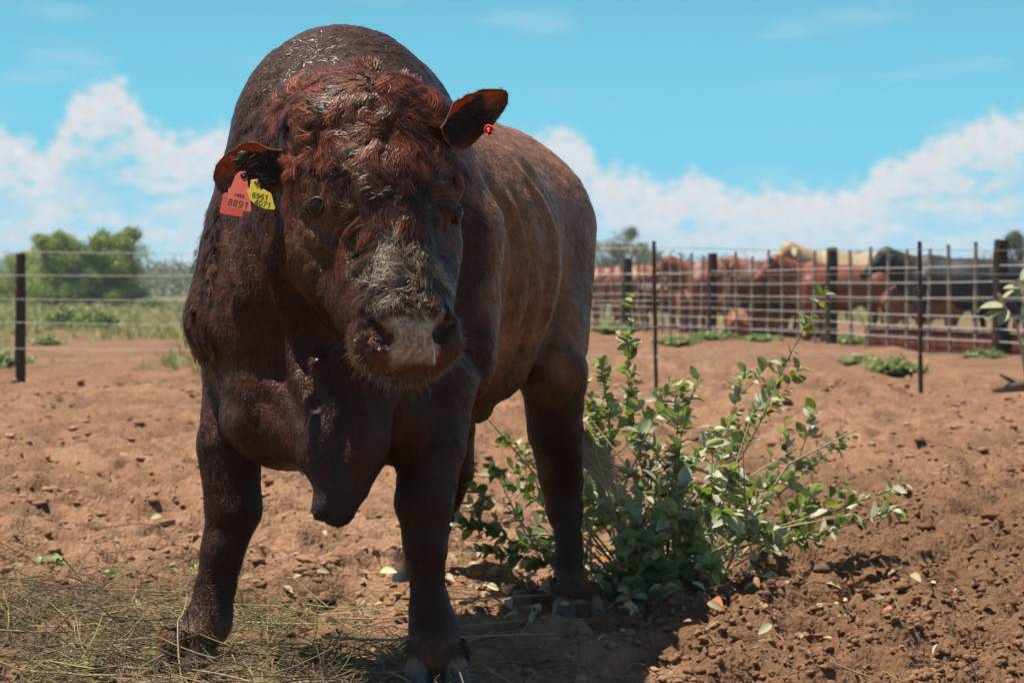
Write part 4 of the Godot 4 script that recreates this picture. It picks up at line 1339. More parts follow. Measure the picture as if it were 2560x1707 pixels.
func short_fur(v: PackedVector3Array, n: PackedVector3Array, idx: PackedInt32Array, eye: Vector3) -> ArrayMesh:
	var ov := PackedVector3Array()
	var on := PackedVector3Array()
	var oc := PackedColorArray()
	var r := RandomNumberGenerator.new()
	r.seed = 77
	for i in range(0, idx.size(), 3):
		var a := v[idx[i]]
		var b := v[idx[i + 1]]
		var c := v[idx[i + 2]]
		var area := (b - a).cross(c - a).length() * 0.5
		var nm := n[idx[i]]
		var look := nm.dot((eye - a).normalized())
		var den := 40000.0 if look > -0.25 else 5000.0
		var q := a - HO
		var hv := q.dot(HD)
		var hu := q.dot(HS)
		var hw := q.dot(HN)
		var on_head := hv > -0.12 and hw > -0.32 and a.z > 0.9
		var len := r.randf_range(0.006, 0.012)
		if a.z > 0.3 and a.y > 0.7: len *= 1.3
		if on_head:
			if pad_amount(hu, hv, hw) > 0.2: continue
			if Vector2(absf(hu) - EYE_UV.x, hv - EYE_UV.y).length() < 0.022: continue
			den *= 2.0
			len *= 0.62
		if a.y < 0.10: len *= 1.5
		var want := area * den
		var count := int(want) + (1 if r.randf() < want - int(want) else 0)
		for k in count:
			var x := r.randf()
			var y := r.randf()
			if x + y > 1.0:
				x = 1.0 - x
				y = 1.0 - y
			var p := a + (b - a) * x + (c - a) * y
			var d := hair_flow(p)
			d = (d - nm * d.dot(nm)).normalized()
			var side := nm.cross(d)
			d = (d + side * r.randfn() * 0.28).normalized()
			var lift := r.randf_range(0.03, 0.14)
			var l := len * r.randf_range(0.7, 1.35)
			var wd := r.randf_range(0.0011, 0.0024)
			var tip := p + d * l * cos(lift) + nm * l * sin(lift)
			ov.append(p - side * wd)
			ov.append(p + side * wd)
			ov.append(tip)
			var hn := (nm + side * r.randfn() * 0.26 + d * r.randfn() * 0.14).normalized()
			on.append(hn)
			on.append(hn)
			on.append(hn)
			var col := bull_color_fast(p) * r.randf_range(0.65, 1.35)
			oc.append(col)
			oc.append(col)
			oc.append(col * 1.25)
	return arrays(ov, on, oc, PackedInt32Array())


var color_cache := {}


func bull_color_fast(p: Vector3) -> Color:
	var k := Vector3i(p * 80.0)
	if not color_cache.has(k): color_cache[k] = bull_color(p)
	return color_cache[k]


# One lock of hair: its middle line runs over the hide and curls; strands fan out from it.
func lock(t: Tris, r: RandomNumberGenerator, list: PackedInt32Array, root: Vector3, dir: Vector3, length: float, steps: int, curl: float, lift: float, half: float, strands: int, wide: float, col: Color, tipcol: Color) -> void:
	var f := bull_solid
	var p := root
	var d := dir
	var mid := PackedVector3Array()
	var nrm := PackedVector3Array()
	var sid := PackedVector3Array()
	var e := 0.003
	var seg := length / steps
	for i in steps + 1:
		var s := float(i) / steps
		var x := f.at(p, list, no_folds)
		var g := Vector3(f.at(p + Vector3(e, 0, 0), list, no_folds) - x, f.at(p + Vector3(0, e, 0), list, no_folds) - x, f.at(p + Vector3(0, 0, e), list, no_folds) - x).normalized()
		var up := lift * (0.25 + 1.5 * s * (1.2 - s))
		p += g * (up - x)
		d = (d - g * d.dot(g)).normalized()
		mid.append(p)
		nrm.append(g)
		sid.append(g.cross(d))
		d = d.rotated(g, curl * seg)
		p += d * seg
	for k in strands:
		var off := r.randf_range(-1.0, 1.0)
		var high := r.randf_range(-0.003, 0.008)
		var ph := r.randf_range(-1.2, 1.2)
		var stray := r.randfn() * 0.35 * half
		var from := r.randf_range(0.0, 0.15)
		var to := r.randf_range(0.75, 1.05)
		var tint := r.randf_range(0.45, 1.6)
		var last := [-1, -1]
		for i in steps + 1:
			var s := float(i) / steps
			if s < from - 0.01 or s > to: continue
			var w := half * (1.0 - 0.46 * s) + 0.0008
			var o := off * w + sin(s * 6.0 + ph) * 0.20 * half * s + stray * s
			var q := mid[i] + sid[i] * o + nrm[i] * (high * (0.3 + s) - 0.12 * absf(off) * half)
			var nn := (nrm[i] + sid[i] * (off * 0.40 + r.randfn() * 0.30)).normalized()
			var rw := wide * (1.0 - 0.75 * s * s)
			var cc := col.lerp(tipcol, s * s) * tint
			var a := t.vert(q - sid[i] * rw, nn, cc)
			var b := t.vert(q + sid[i] * rw, nn, cc)
			if last[0] >= 0: t.quad(last[0], a, b, last[1])
			last = [a, b]


func onto_face(u: float, v: float) -> Vector3:
	# drop a point straight on to the front of the face
	var p := hp(u, v, 0.12)
	for i in 14: p -= HN * bull_solid.at(p, head_list, no_folds) * 0.85
	return p


func forelock() -> ArrayMesh:
	var t := Tris.new()
	var r := RandomNumberGenerator.new()
	r.seed = 501
	for k in 1150:
		var u := r.randf_range(-0.182, 0.182)
		var v := r.randf_range(-0.10, 0.350)
		# keep to a rounded mop that narrows between the eyes
		var lim := 0.184 - maxf(0.0, v - 0.17) * 0.62 + 0.012 * noise_c.get_noise_2d(v * 40.0, signf(u) * 3.0)
		if absf(u) > lim: continue
		var root := onto_face(u, v)
		if root.distance_to(hp(u, v, 0)) > 0.26: continue
		if Vector2(absf(u) - EYE_UV.x, v - EYE_UV.y).length() < 0.060: continue
		if u < -0.085 and v > 0.17 and v < 0.30: continue
		var swirl := noise_c.get_noise_2d(u * 11.0, v * 11.0)
		var out := signf(u + 0.012 * sin(v * 40.0))
		var ang := swirl * 1.2 + r.randfn() * 0.2
		var d := (HS * out * 0.85 + HD * (0.42 if v > 0.02 else -0.35)).normalized().rotated(HN, ang)
		if v < -0.04: d = (d - HD * 0.5 + HN * 0.4).normalized()
		var tone := r.randf()
		var col := Color(0.036, 0.0095, 0.0055).lerp(Color(0.24, 0.066, 0.033), pow(tone, 2.0))
		if v > 0.19: col = col.lerp(Color(0.022, 0.010, 0.0075), 0.5)
		var curl := (swirl * 22.0 + r.randfn() * 8.0)
		lock(t, r, head_list, root, d, r.randf_range(0.050, 0.088), 8, curl, r.randf_range(0.005, 0.020), r.randf_range(0.010, 0.022), 38, 0.00058, col, col * 1.35)
	# the two tufts that stand up from the poll
	for tuft in [[0.0, -0.085, 0.050], [0.105, -0.075, 0.045]]:
		for k in 26:
			var u: float = tuft[0] + r.randfn() * 0.012
			var v: float = tuft[1] + r.randfn() * 0.010
			var root := onto_face(u, maxf(v, -0.06))
			var d := (-HD + HS * r.randfn() * 0.25 - HN * 0.1).normalized()
			var col := Color(0.085, 0.022, 0.011) * r.randf_range(0.7, 1.3)
			standing(t, r, root, d, tuft[2] * r.randf_range(0.7, 1.2), 10, 0.006, col)
	return made(t)


func shoulder_hair() -> ArrayMesh:
	var t := Tris.new()
	var r := RandomNumberGenerator.new()
	r.seed = 504
	for k in 420:
		var y := r.randf_range(0.70, 1.10)
		var z := r.randf_range(0.50, 0.86)
		var p := Vector3(-0.45, y, z)
		for i in 14: p.x -= -bull_solid.at(p, bull_list, no_folds) * 0.85
		if absf(p.x) < 0.2: continue
		var n := noise_c.get_noise_2d(y * 9.0, z * 9.0)
		if n < -0.15: continue
		var d := Vector3(0, -1, -0.35 + n).normalized()
		var col := Color(0.040, 0.015, 0.009).lerp(Color(0.16, 0.078, 0.042), r.randf() * r.randf())
		lock(t, r, bull_list, p, d, r.randf_range(0.025, 0.045), 5, n * 30.0 + r.randfn() * 20.0, r.randf_range(0.003, 0.009), r.randf_range(0.006, 0.011), 14, 0.0008, col, col * 1.5)
	return made(t)


func standing(t: Tris, r: RandomNumberGenerator, root: Vector3, d: Vector3, length: float, strands: int, half: float, col: Color) -> void:
	var s1 := d.cross(HN).normalized()
	var s2 := d.cross(s1)
	for k in strands:
		var o := s1 * r.randfn() * half + s2 * r.randfn() * half
		var bend := s1 * r.randfn() * 0.25 + s2 * r.randfn() * 0.2
		var last := [-1, -1]
		for i in 5:
			var s := i / 4.0
			var p := root + o * (1.0 - 0.7 * s) + d * length * s + bend * length * s * s * 0.5
			var w := 0.0011 * (1.0 - 0.8 * s)
			var nn := (HN + s1 * r.randfn() * 0.6 - HD * 0.1).normalized()
			var cc := col * (1.0 + 0.5 * s)
			var a := t.vert(p - s1 * w, nn, cc)
			var b := t.vert(p + s1 * w, nn, cc)
			if last[0] >= 0: t.quad(last[0], a, b, last[1])
			last = [a, b]


func bridge_hair() -> ArrayMesh:
	var t := Tris.new()
	var r := RandomNumberGenerator.new()
	r.seed = 502
	for k in 760:
		var v := r.randf_range(0.290, 0.565)
		var lim := 0.062 + soft(v, 0.50, 0.56) * 0.04 + 0.03 * soft(v, 0.34, 0.40) * noise_c.get_noise_2d(v * 30.0, 4.0)
		var u := r.randf_range(-lim, lim)
		var root := onto_face(u, v)
		var swirl := noise_c.get_noise_2d(u * 14.0 + 5.0, v * 14.0)
		var d := (HD * 0.55 + HS * (signf(u + 0.01) * 0.75)).normalized()
		if u < 0.02: d = (HD * 0.45 - HS * 0.8).normalized()
		if v > 0.52: d = (HD + HS * u * 4.0).normalized()
		if v < 0.33: d = (HD * 0.8 + HS * u * 8.0).normalized()
		d = d.rotated(HN, swirl * 1.1 + r.randfn() * 0.2)
		var col := Color(0.010, 0.007, 0.006).lerp(Color(0.22, 0.155, 0.105), pow(r.randf(), 3.8))
		if r.randf() < 0.25: col = Color(0.055, 0.021, 0.012)
		lock(t, r, head_list, root, d, r.randf_range(0.045, 0.080) * (0.5 if v > 0.52 else 1.0), 7, swirl * 16.0 + r.randfn() * 6.0, r.randf_range(0.002, 0.008), r.randf_range(0.006, 0.016), 22, 0.0006, col, col * 1.6)
	return made(t)


func bristles() -> ArrayMesh:
	var t := Tris.new()
	var r := RandomNumberGenerator.new()
	r.seed = 503
	for k in 1500:
		# around the lips and chin
		var a := r.randf_range(-2.2, 2.2)
		var u := sin(a) * 0.125
		var v := 0.585 + cos(a) * 0.075
		var w := r.randf_range(-0.12, -0.035)
		var p := hp(u * r.randf_range(0.7, 1.0), v, w)
		var e := 0.003
		for i in 8:
			var x := bull_solid.at(p, head_list, no_folds)
			var g := Vector3(bull_solid.at(p + Vector3(e, 0, 0), head_list, no_folds) - x, bull_solid.at(p + Vector3(0, e, 0), head_list, no_folds) - x, bull_solid.at(p + Vector3(0, 0, e), head_list, no_folds) - x).normalized()
			p -= g * x
		var q := p - HO
		if pad_amount(q.dot(HS), q.dot(HD), q.dot(HN)) > 0.1: continue
		var x0 := bull_solid.at(p, head_list, no_folds)
		var g0 := Vector3(bull_solid.at(p + Vector3(e, 0, 0), head_list, no_folds) - x0, bull_solid.at(p + Vector3(0, e, 0), head_list, no_folds) - x0, bull_solid.at(p + Vector3(0, 0, e), head_list, no_folds) - x0).normalized()
		var d := (g0 + HD * 0.5 + HS * q.dot(HS) * 2.0 + Vector3(r.randfn(), r.randfn(), r.randfn()) * 0.16).normalized()
		var l := r.randf_range(0.008, 0.018)
		if r.randf() < 0.045 and v > 0.585: l = r.randf_range(0.022, 0.044)
		var col := Color(0.22, 0.085, 0.035).lerp(Color(0.42, 0.36, 0.28), pow(r.randf(), 3.0))
		var end := p + d * l + Vector3(0, -1, 0) * l * l * 4.0
		t.tube(PackedVector3Array([p, p.lerp(end, 0.5) + d * l * 0.06, end]), PackedFloat32Array([0.0005, 0.0004, 0.00015]), 3, col, false)
	return made(t)


var EYE_UV := Vector2(0.1528, 0.2577)


func ball(r: float, c: Color, rings := 12) -> Mesh:
	var m := SphereMesh.new()
	m.radius = r
	m.height = r * 2.0
	m.radial_segments = rings * 2
	m.rings = rings
	return m


func bull_face(o: Node3D) -> void:
	var iris := mat(lin(0.010, 0.006, 0.004), 0.12, 0.4)
	iris.clearcoat_enabled = true
	iris.clearcoat = 0.2
	iris.clearcoat_roughness = 0.03
	var lidm := mat(lin(0.060, 0.026, 0.016), 0.5, 0.35)
	var lash := mat(lin(0.14, 0.085, 0.06), 0.5, 0.4)
	var r := RandomNumberGenerator.new()
	r.seed = 9
	for sg in [-1.0, 1.0]:
		# find the hide at the eye
		var p := hp(sg * EYE_UV.x, EYE_UV.y, -0.0338 - (0.045 if sg > 0.0 else 0.0))
		var e := 0.003
		var g := Vector3.ZERO
		for i in 10:
			var x := bull_solid.at(p, head_list, no_folds)
			g = Vector3(bull_solid.at(p + Vector3(e, 0, 0), head_list, no_folds) - x, bull_solid.at(p + Vector3(0, e, 0), head_list, no_folds) - x, bull_solid.at(p + Vector3(0, 0, e), head_list, no_folds) - x).normalized()
			p -= g * x
		var eye := part("eye", ball(0.024, Color.WHITE), iris, o)
		eye.position = p - g * 0.0065
		# lids: two arcs round the ball
		var across := g.cross(HD).normalized()
		var down := across.cross(g).normalized()
		if down.dot(HD) < 0.0: down = -down
		for half in [-1.0, 1.0]:
			var t := Tris.new()
			var pts := PackedVector3Array()
			var rad := PackedFloat32Array()
			for i in 9:
				var a := PI * i / 8.0
				pts.append(p + across * cos(a) * 0.027 + down * half * sin(a) * (0.019 if half > 0 else 0.015) + g * (0.001 + 0.007 * sin(a)))
				rad.append(0.0022 + 0.0022 * sin(a))
			t.tube(pts, rad, 7, Color.WHITE)
			part("eyelid", made(t), lidm, o)
		var t2 := Tris.new()
		for k in 20:
			var a := PI * r.randf_range(0.08, 0.92)
			var b := p + across * cos(a) * 0.023 - down * sin(a) * 0.013 + g * 0.009
			var d := (g * 0.7 - HS * 0.45 * signf(-sg) + across * cos(a) * 0.4 + down * 0.25 + Vector3(r.randfn(), r.randfn(), r.randfn()) * 0.12).normalized()
			var l := r.randf_range(0.018, 0.034)
			t2.tube(PackedVector3Array([b, b + d * l * 0.6, b + d * l + Vector3(0, -0.004, 0)]), PackedFloat32Array([0.0007, 0.0006, 0.0002]), 3, Color.WHITE, false)
		part("eyelashes", made(t2), lash, o)
	# lining of the nostrils
	# a thread of drool under the nose
	var wet := StandardMaterial3D.new()
	wet.albedo_color = Color(1, 1, 1, 0.25)
	wet.transparency = BaseMaterial3D.TRANSPARENCY_ALPHA
	wet.roughness = 0.05
	var s := onto_face(0.042, 0.640) + HN * 0.002
	var t3 := Tris.new()
	t3.tube(PackedVector3Array([s, s + Vector3(0, -0.010, 0.001), s + Vector3(0.001, -0.022, 0.001), s + Vector3(0.001, -0.032, 0.001), s + Vector3(0.001, -0.035, 0.001)]), PackedFloat32Array([0.0018, 0.0014, 0.0012, 0.0020, 0.0006]), 8, Color.WHITE)
	part("drool", made(t3), wet, o)


func ear_mesh(base: Vector3, tip: Vector3, face: Vector3, wide: float, cup: float, skew: float, fold: float) -> Array:
	# returns [mesh of the cupped ear, edge line]
	var t := Tris.new()
	var along := tip - base
	var L := along.length()
	along /= L
	face = (face - along * face.dot(along)).normalized()
	var side := along.cross(face).normalized()
	var rows := 22
	var cols := 14
	var rim := PackedVector3Array()
	var rim2 := PackedVector3Array()
	for i in rows + 1:
		var s := float(i) / rows
		var w := wide * 0.5 * (0.50 + 0.50 * smoothstep(0.0, 0.38, s)) * pow(maxf(1.0 - pow(s, 2.4 + 2.2 * maxf(fold, 0.0)), 0.0), 0.75 - 0.2 * maxf(fold, 0.0))
		w = maxf(w, 0.0015)
		for j in cols + 1:
			var q := -1.0 + 2.0 * j / cols
			var curlin := cup * (1.0 - 0.45 * s)
			var a := q * curlin
			var rr := w / maxf(curlin, 0.05)
			var p := base + along * (s * L) + side * (sin(a) * rr + skew * s * s * L) + face * ((1.0 - cos(a)) * rr - 0.03 * sin(PI * s * 0.9))
			p += along * (fold * 0.018 * smoothstep(0.4, 1.0, q) * sin(PI * s * 2.0))
			var nn := (face * cos(a) - side * sin(a)).normalized()
			p += nn * noise_c.get_noise_2d(q * 2.0 + base.x * 9.0, s * 5.0) * 0.004
			var tint := 0.85 + 0.5 * noise_c.get_noise_2d(q * 6.0, s * 9.0)
			t.vert(p, nn, Color(0.19, 0.066, 0.030) * tint)
			if j == 0: rim.append(p)
			if j == cols: rim2.append(p)
	for i in rows:
		for j in cols:
			var a := i * (cols + 1) + j
			var b := a + cols + 1
			t.quad(a, b, b + 1, a + 1)
	for line in [rim, rim2]:
		var rad := PackedFloat32Array()
		for i in rows + 1: rad.append(0.0022 * (1.0 - 0.4 * float(i) / rows))
		t.tube(line, rad, 6, Color(0.20, 0.075, 0.035))
	return [made(t), rim, rim2, along, side, face]


func bull_ears(o: Node3D) -> void:
	var m := vmat(0.55, 0.35)
	m.backlight_enabled = true
	m.backlight = Color(0.8, 0.48, 0.33)
	var coat := vmat(0.5, 0.3)
	var r := RandomNumberGenerator.new()
	r.seed = 15
	var ears := [
		[Vector3(0.0587, 1.172, 1.043), Vector3(-0.1167, 1.14, 1.071), Vector3(0.0504, -0.12, 0.9206), 0.138, 0.85, 0, 1, 0.62],
		[Vector3(0.4027, 1.223, 1.019), Vector3(0.5217, 1.328, 0.9235), Vector3(0.5318, -0.2, 0.7856), 0.116, 0.85, 0, -1, 0.62],
	]
	for e in ears:
		var base: Vector3 = e[0]
		var tip: Vector3 = e[1]
		var face: Vector3 = e[2]
		var got := ear_mesh(base, tip, face, e[3], e[4], e[5], e[6])
		var ear := part("ear", got[0], m, o)
		# fringe of hair on the rims and the dark hair inside the base
		var t := Tris.new()
		for which in [1, 2]:
			var line: PackedVector3Array = got[which]
			var outw: Vector3 = got[4] * (-1.0 if which == 1 else 1.0)
			for k in 150:
				var x := r.randf() * (line.size() - 1.001)
				var i := int(x)
				var p := line[i].lerp(line[i + 1], x - i)
				var d: Vector3 = (outw * 0.55 + got[3] * 0.6 - got[5] * 0.2 + Vector3(r.randfn(), r.randfn(), r.randfn()) * 0.3).normalized()
				var l := r.randf_range(0.002, 0.008)
				t.tube(PackedVector3Array([p - d * 0.003, p + d * l]), PackedFloat32Array([0.0009, 0.0002]), 3, Color(0.16, 0.06, 0.035) * r.randf_range(0.6, 1.5), false)
		for k in 1700:
			var s: float = pow(r.randf(), 1.5) * e[7]
			var q := r.randf_range(-1.0, 1.0)
			var w: float = e[3] * 0.5 * (0.55 + 0.45 * s)
			var p: Vector3 = base + got[3] * (s * base.distance_to(tip)) + got[4] * q * w * 0.85 + got[5] * (0.30 * w * q * q - 0.012)
			var d: Vector3 = (got[3] * 0.9 + got[5] * r.randf_range(0.1, 0.7) - got[4] * q * 0.6 + Vector3(r.randfn(), r.randfn(), r.randfn()) * 0.25).normalized()
			var l := r.randf_range(0.012, 0.032)
			var cc := Color(0.030, 0.016, 0.013) * r.randf_range(0.6, 1.7)
			var sd := d.cross(got[5]).normalized() * 0.0013
			var nn: Vector3 = (got[5] + Vector3(r.randfn(), r.randfn(), r.randfn()) * 0.3).normalized()
			var a := t.vert(p - sd, nn, cc)
			var b := t.vert(p + sd, nn, cc)
			var c := t.vert(p + d * l, nn, cc)
			t.tri(a, b, c)
		part("ear_hair", made(t), coat, ear)
	# tags
	var red := mat(lin(0.62, 0.10, 0.06), 0.45, 0.5)
	var deep := mat(lin(0.52, 0.030, 0.022), 0.45, 0.5)
	var yellow := mat(lin(0.66, 0.52, 0.03), 0.45, 0.5)
	var ink := mat(lin(0.05, 0.03, 0.02), 0.7, 0.3)
	var black := mat(lin(0.012, 0.013, 0.016), 0.35, 0.5)
	for m2 in [red, deep, yellow]:
		m2.backlight_enabled = true
		m2.backlight = Color(0.8, 0.8, 0.8)
	var up := Vector3.UP
	# front red tag: outline in metres, its stud at the origin
	var front := tag_plate(o, PackedVector2Array([Vector2(-0.006, 0.008), Vector2(0.006, 0.010), Vector2(0.012, 0.0), Vector2(0.016, -0.020), Vector2(0.022, -0.032), Vector2(0.034, -0.080), Vector2(0.032, -0.083), Vector2(-0.018, -0.078), Vector2(-0.021, -0.075), Vector2(-0.024, -0.035), Vector2(-0.019, -0.031), Vector2(-0.014, -0.004)]), red, Vector3(-0.0238, 1.143, 1.128), 0.05, -0.12)
	writing(front, "8891", 0.0175, Vector3(0.003, -0.068, 0.0016), -0.10, ink)
	writing(front, "1486", 0.0085, Vector3(0.002, -0.048, 0.0016), -0.10, ink)
	stud(front, 0.0075, black)
	var back := tag_plate(o, PackedVector2Array([Vector2(-0.022, 0.0), Vector2(-0.018, 0.004), Vector2(0.020, -0.004), Vector2(0.030, -0.046), Vector2(0.028, -0.050), Vector2(-0.020, -0.046), Vector2(-0.023, -0.043)]), deep, Vector3(-0.0688, 1.103, 1.068), 0.0, -0.10)
	var yel := tag_plate(o, PackedVector2Array([Vector2(-0.008, 0.006), Vector2(0.006, 0.008), Vector2(0.010, 0.0), Vector2(0.013, -0.018), Vector2(0.020, -0.015), Vector2(0.036, -0.026), Vector2(0.045, -0.060), Vector2(0.042, -0.063), Vector2(0.022, -0.061), Vector2(0.0, -0.050), Vector2(-0.010, -0.040), Vector2(-0.017, -0.018), Vector2(-0.011, -0.015)]), yellow, Vector3(0.0066, 1.127, 1.13), 0.18, -0.02)
	writing(yel, "6961", 0.0135, Vector3(0.012, -0.033, 0.0016), -0.20, ink)
	writing(yel, "4071", 0.0135, Vector3(0.018, -0.050, 0.0016), -0.26, ink)
	stud(yel, 0.0055, mat(lin(0.25, 0.16, 0.01), 0.3, 0.5))
	back.set_meta("label", "plain deep red tag behind the ear")
	front.set_meta("label", "bright red ear tag with a black stud and numbers")
	yel.set_meta("label", "yellow ear tag with two rows of numbers")
	# pink button in the other ear
	var pink := mat(lin(0.75, 0.10, 0.09), 0.45, 0.5)
	pink.backlight_enabled = true
	pink.backlight = Color(0.6, 0.2, 0.2)
	var disc := Tris.new()
	var P := Vector3(0.4962, 1.241, 0.9929)
	disc.tube(PackedVector3Array([Vector3(0, 0, -0.002), Vector3(0, 0, 0.0008), Vector3(0, 0, 0.002), Vector3(0, 0, 0.0012), Vector3(0, 0, 0.0032), Vector3(0, 0, 0.0036)]), PackedFloat32Array([0.0115, 0.0118, 0.0105, 0.0055, 0.0045, 0.003]), 20, Color.WHITE)
	var bt := part("tag_button", made(disc), pink, o)
	bt.position = P
	bt.rotation = Vector3(0.1, -0.15, 0)


func tag_plate(o: Node3D, outline: PackedVector2Array, m: Material, at: Vector3, yaw: float, roll: float) -> MeshInstance3D:
	var t := Tris.new()
	var tri := Geometry2D.triangulate_polygon(outline)
	var th := 0.0012
	for z in [th, -th]:
		var first := t.v.size()
		for p in outline: t.vert(Vector3(p.x, p.y, z + 0.04 * p.x * p.x * 10.0 * 0.1), Vector3(0, 0, signf(z)), Color.WHITE)
		for k in tri: t.i.append(first + k)
	for k in outline.size():
		var a := outline[k]
		var b := outline[(k + 1) % outline.size()]
		var e := (b - a).normalized()
		var nn := Vector3(e.y, -e.x, 0)
		var i0 := t.vert(Vector3(a.x, a.y, th), nn, Color.WHITE)
		var i1 := t.vert(Vector3(b.x, b.y, th), nn, Color.WHITE)
		var i2 := t.vert(Vector3(b.x, b.y, -th), nn, Color.WHITE)
		var i3 := t.vert(Vector3(a.x, a.y, -th), nn, Color.WHITE)
		t.quad(i0, i1, i2, i3)
	var q := part("ear_tag", made(t), m, o)
	q.position = at
	q.rotation = Vector3(-0.38, yaw + 0.2, roll)
	return q


func writing(on: Node3D, text: String, size: float, at: Vector3, roll: float, m: Material) -> void:
	var tm := TextMesh.new()
	tm.text = text
	var font := SystemFont.new()
	font.font_names = PackedStringArray(["Droid Sans"])
	tm.font = font
	tm.font_size = 64
	tm.pixel_size = size / 64.0 * 1.25
	tm.depth = 0.0006
	var q := part("numbers", tm, m, on)
	q.position = at
	q.rotation.z = roll


func stud(on: Node3D, r: float, m: Material) -> void:
	var t := Tris.new()
	t.tube(PackedVector3Array([Vector3(0.004, 0, 0.0013), Vector3(0.004, 0, 0.003), Vector3(0.004, 0, 0.0045), Vector3(0.004, 0, 0.005)]), PackedFloat32Array([r, r, r * 0.8, r * 0.4]), 16, Color.WHITE)
	part("stud", made(t), m, on)


func claw_mesh(inner: float) -> ArrayMesh:
	# one claw of a cloven hoof, toe towards +z, flat inner side towards inner * x
	var t := Tris.new()
	var rings := 9
	var n := 20
	for i in rings:
		var s := float(i) / (rings - 1)
		var y := 0.088 * (1.0 - s) - 0.012 * (0.0)
		var bulge := 1.0 + 0.07 * sin(PI * s)
		var first := t.v.size()
		for j in n:
			var a := TAU * j / n
			var x := cos(a)
			var z := sin(a)
			var px := x * (0.026 + 0.013 * s) * bulge
			if x * inner > 0.0: px *= 0.72
			var pz := z * (0.036 + 0.014 * s) + 0.016 * s + (0.010 * s * maxf(z, 0.0))
			var p := Vector3(px, y + (0.012 * maxf(-z, 0.0) - 0.010 * z) * (1.0 - s), pz)
			var streak := 0.75 + 0.5 * (0.5 + 0.5 * noise_c.get_noise_2d(a * 6.0, s * 1.5))
			var c := Color(0.032, 0.037, 0.046) * streak
			c = c.lerp(Color(0.19, 0.10, 0.06), (1.0 - smoothstep(0.18, 0.55, s + 0.25 * noise_c.get_noise_2d(a * 3.0, 5.0))) * 0.85)
			c = c.lerp(Color(0.20, 0.105, 0.06), smoothstep(0.86, 1.0, s) * 0.7)
			t.vert(p, Vector3(x, 0.25, z).normalized(), c)
		if i > 0:
			for j in n:
				var q := (j + 1) % n
				t.quad(first - n + j, first - n + q, first + q, first + j)
	for e in [0, (rings - 1) * n]:
		for j in range(1, n - 1): t.tri(e, e + j, e + j + 1)
	return made(t)


func bull_feet(o: Node3D) -> void:
	var m := vmat(0.45, 0.45)
	var coat := vmat(0.6, 0.35)
	var claws := [claw_mesh(1.0), claw_mesh(-1.0)]
	var r := RandomNumberGenerator.new()
	r.seed = 61
	var spots := [
		[Vector3(0.336, 0, 0.8613), 0.273, -0.004],
		[Vector3(-0.3047, 0, 0.7917), -0.190, -0.012],
		[Vector3(0.338, 0, -0.4167), 0.644, -0.022],
		[Vector3(-0.3272, 0, -1.061), -0.033, -0.012],
	]
	for s in spots:
		var at: Vector3 = s[0]
		var yaw: float = s[1]
		var b := Basis(Vector3.UP, yaw)
		for k in 2:
			var q := part("hoof", claws[k], m, o)
			q.position = at + b * Vector3(-0.0355 if k == 0 else 0.0355, s[2], 0)
			q.rotation.y = yaw + (0.10 if k == 0 else -0.10) * -1.0
		# dusty fringe over the claws, and the dew claws behind
		var t := Tris.new()
		for k in 1500:
			var a := r.randf() * TAU
			var p := at + b * Vector3(cos(a) * 0.062, s[2] + 0.082 + r.randf_range(-0.004, 0.03), sin(a) * 0.045 - 0.004)
			var d := (b * Vector3(cos(a) * 0.5, -0.9, sin(a) * 0.5) + Vector3(r.randfn(), r.randfn(), r.randfn()) * 0.25).normalized()
			var l := r.randf_range(0.012, 0.030)
			var sd := d.cross(Vector3(0, 0.2, 1)).normalized() * 0.0013
			var nn := (b * Vector3(cos(a), 0.4, sin(a)) + Vector3(r.randfn(), r.randfn(), r.randfn()) * 0.3).normalized()
			var cc := Color(0.10, 0.052, 0.032) * r.randf_range(0.4, 1.5)
			var i0 := t.vert(p - sd, nn, cc)
			var i1 := t.vert(p + sd, nn, cc)
			var i2 := t.vert(p + d * l, nn, cc)
			t.tri(i0, i1, i2)
		for k in [-1.0, 1.0]:
			var c := at + b * Vector3(k * 0.034, s[2] + 0.105, -0.075)
			t.tube(PackedVector3Array([c + Vector3(0, 0.012, 0), c + b * Vector3(0, 0.0, -0.010), c + b * Vector3(0, -0.022, -0.014), c + b * Vector3(0, -0.032, -0.012)]), PackedFloat32Array([0.006, 0.015, 0.013, 0.004]), 8, Color(0.04, 0.035, 0.035))
		part("fetlock_hair", made(t), coat, o)


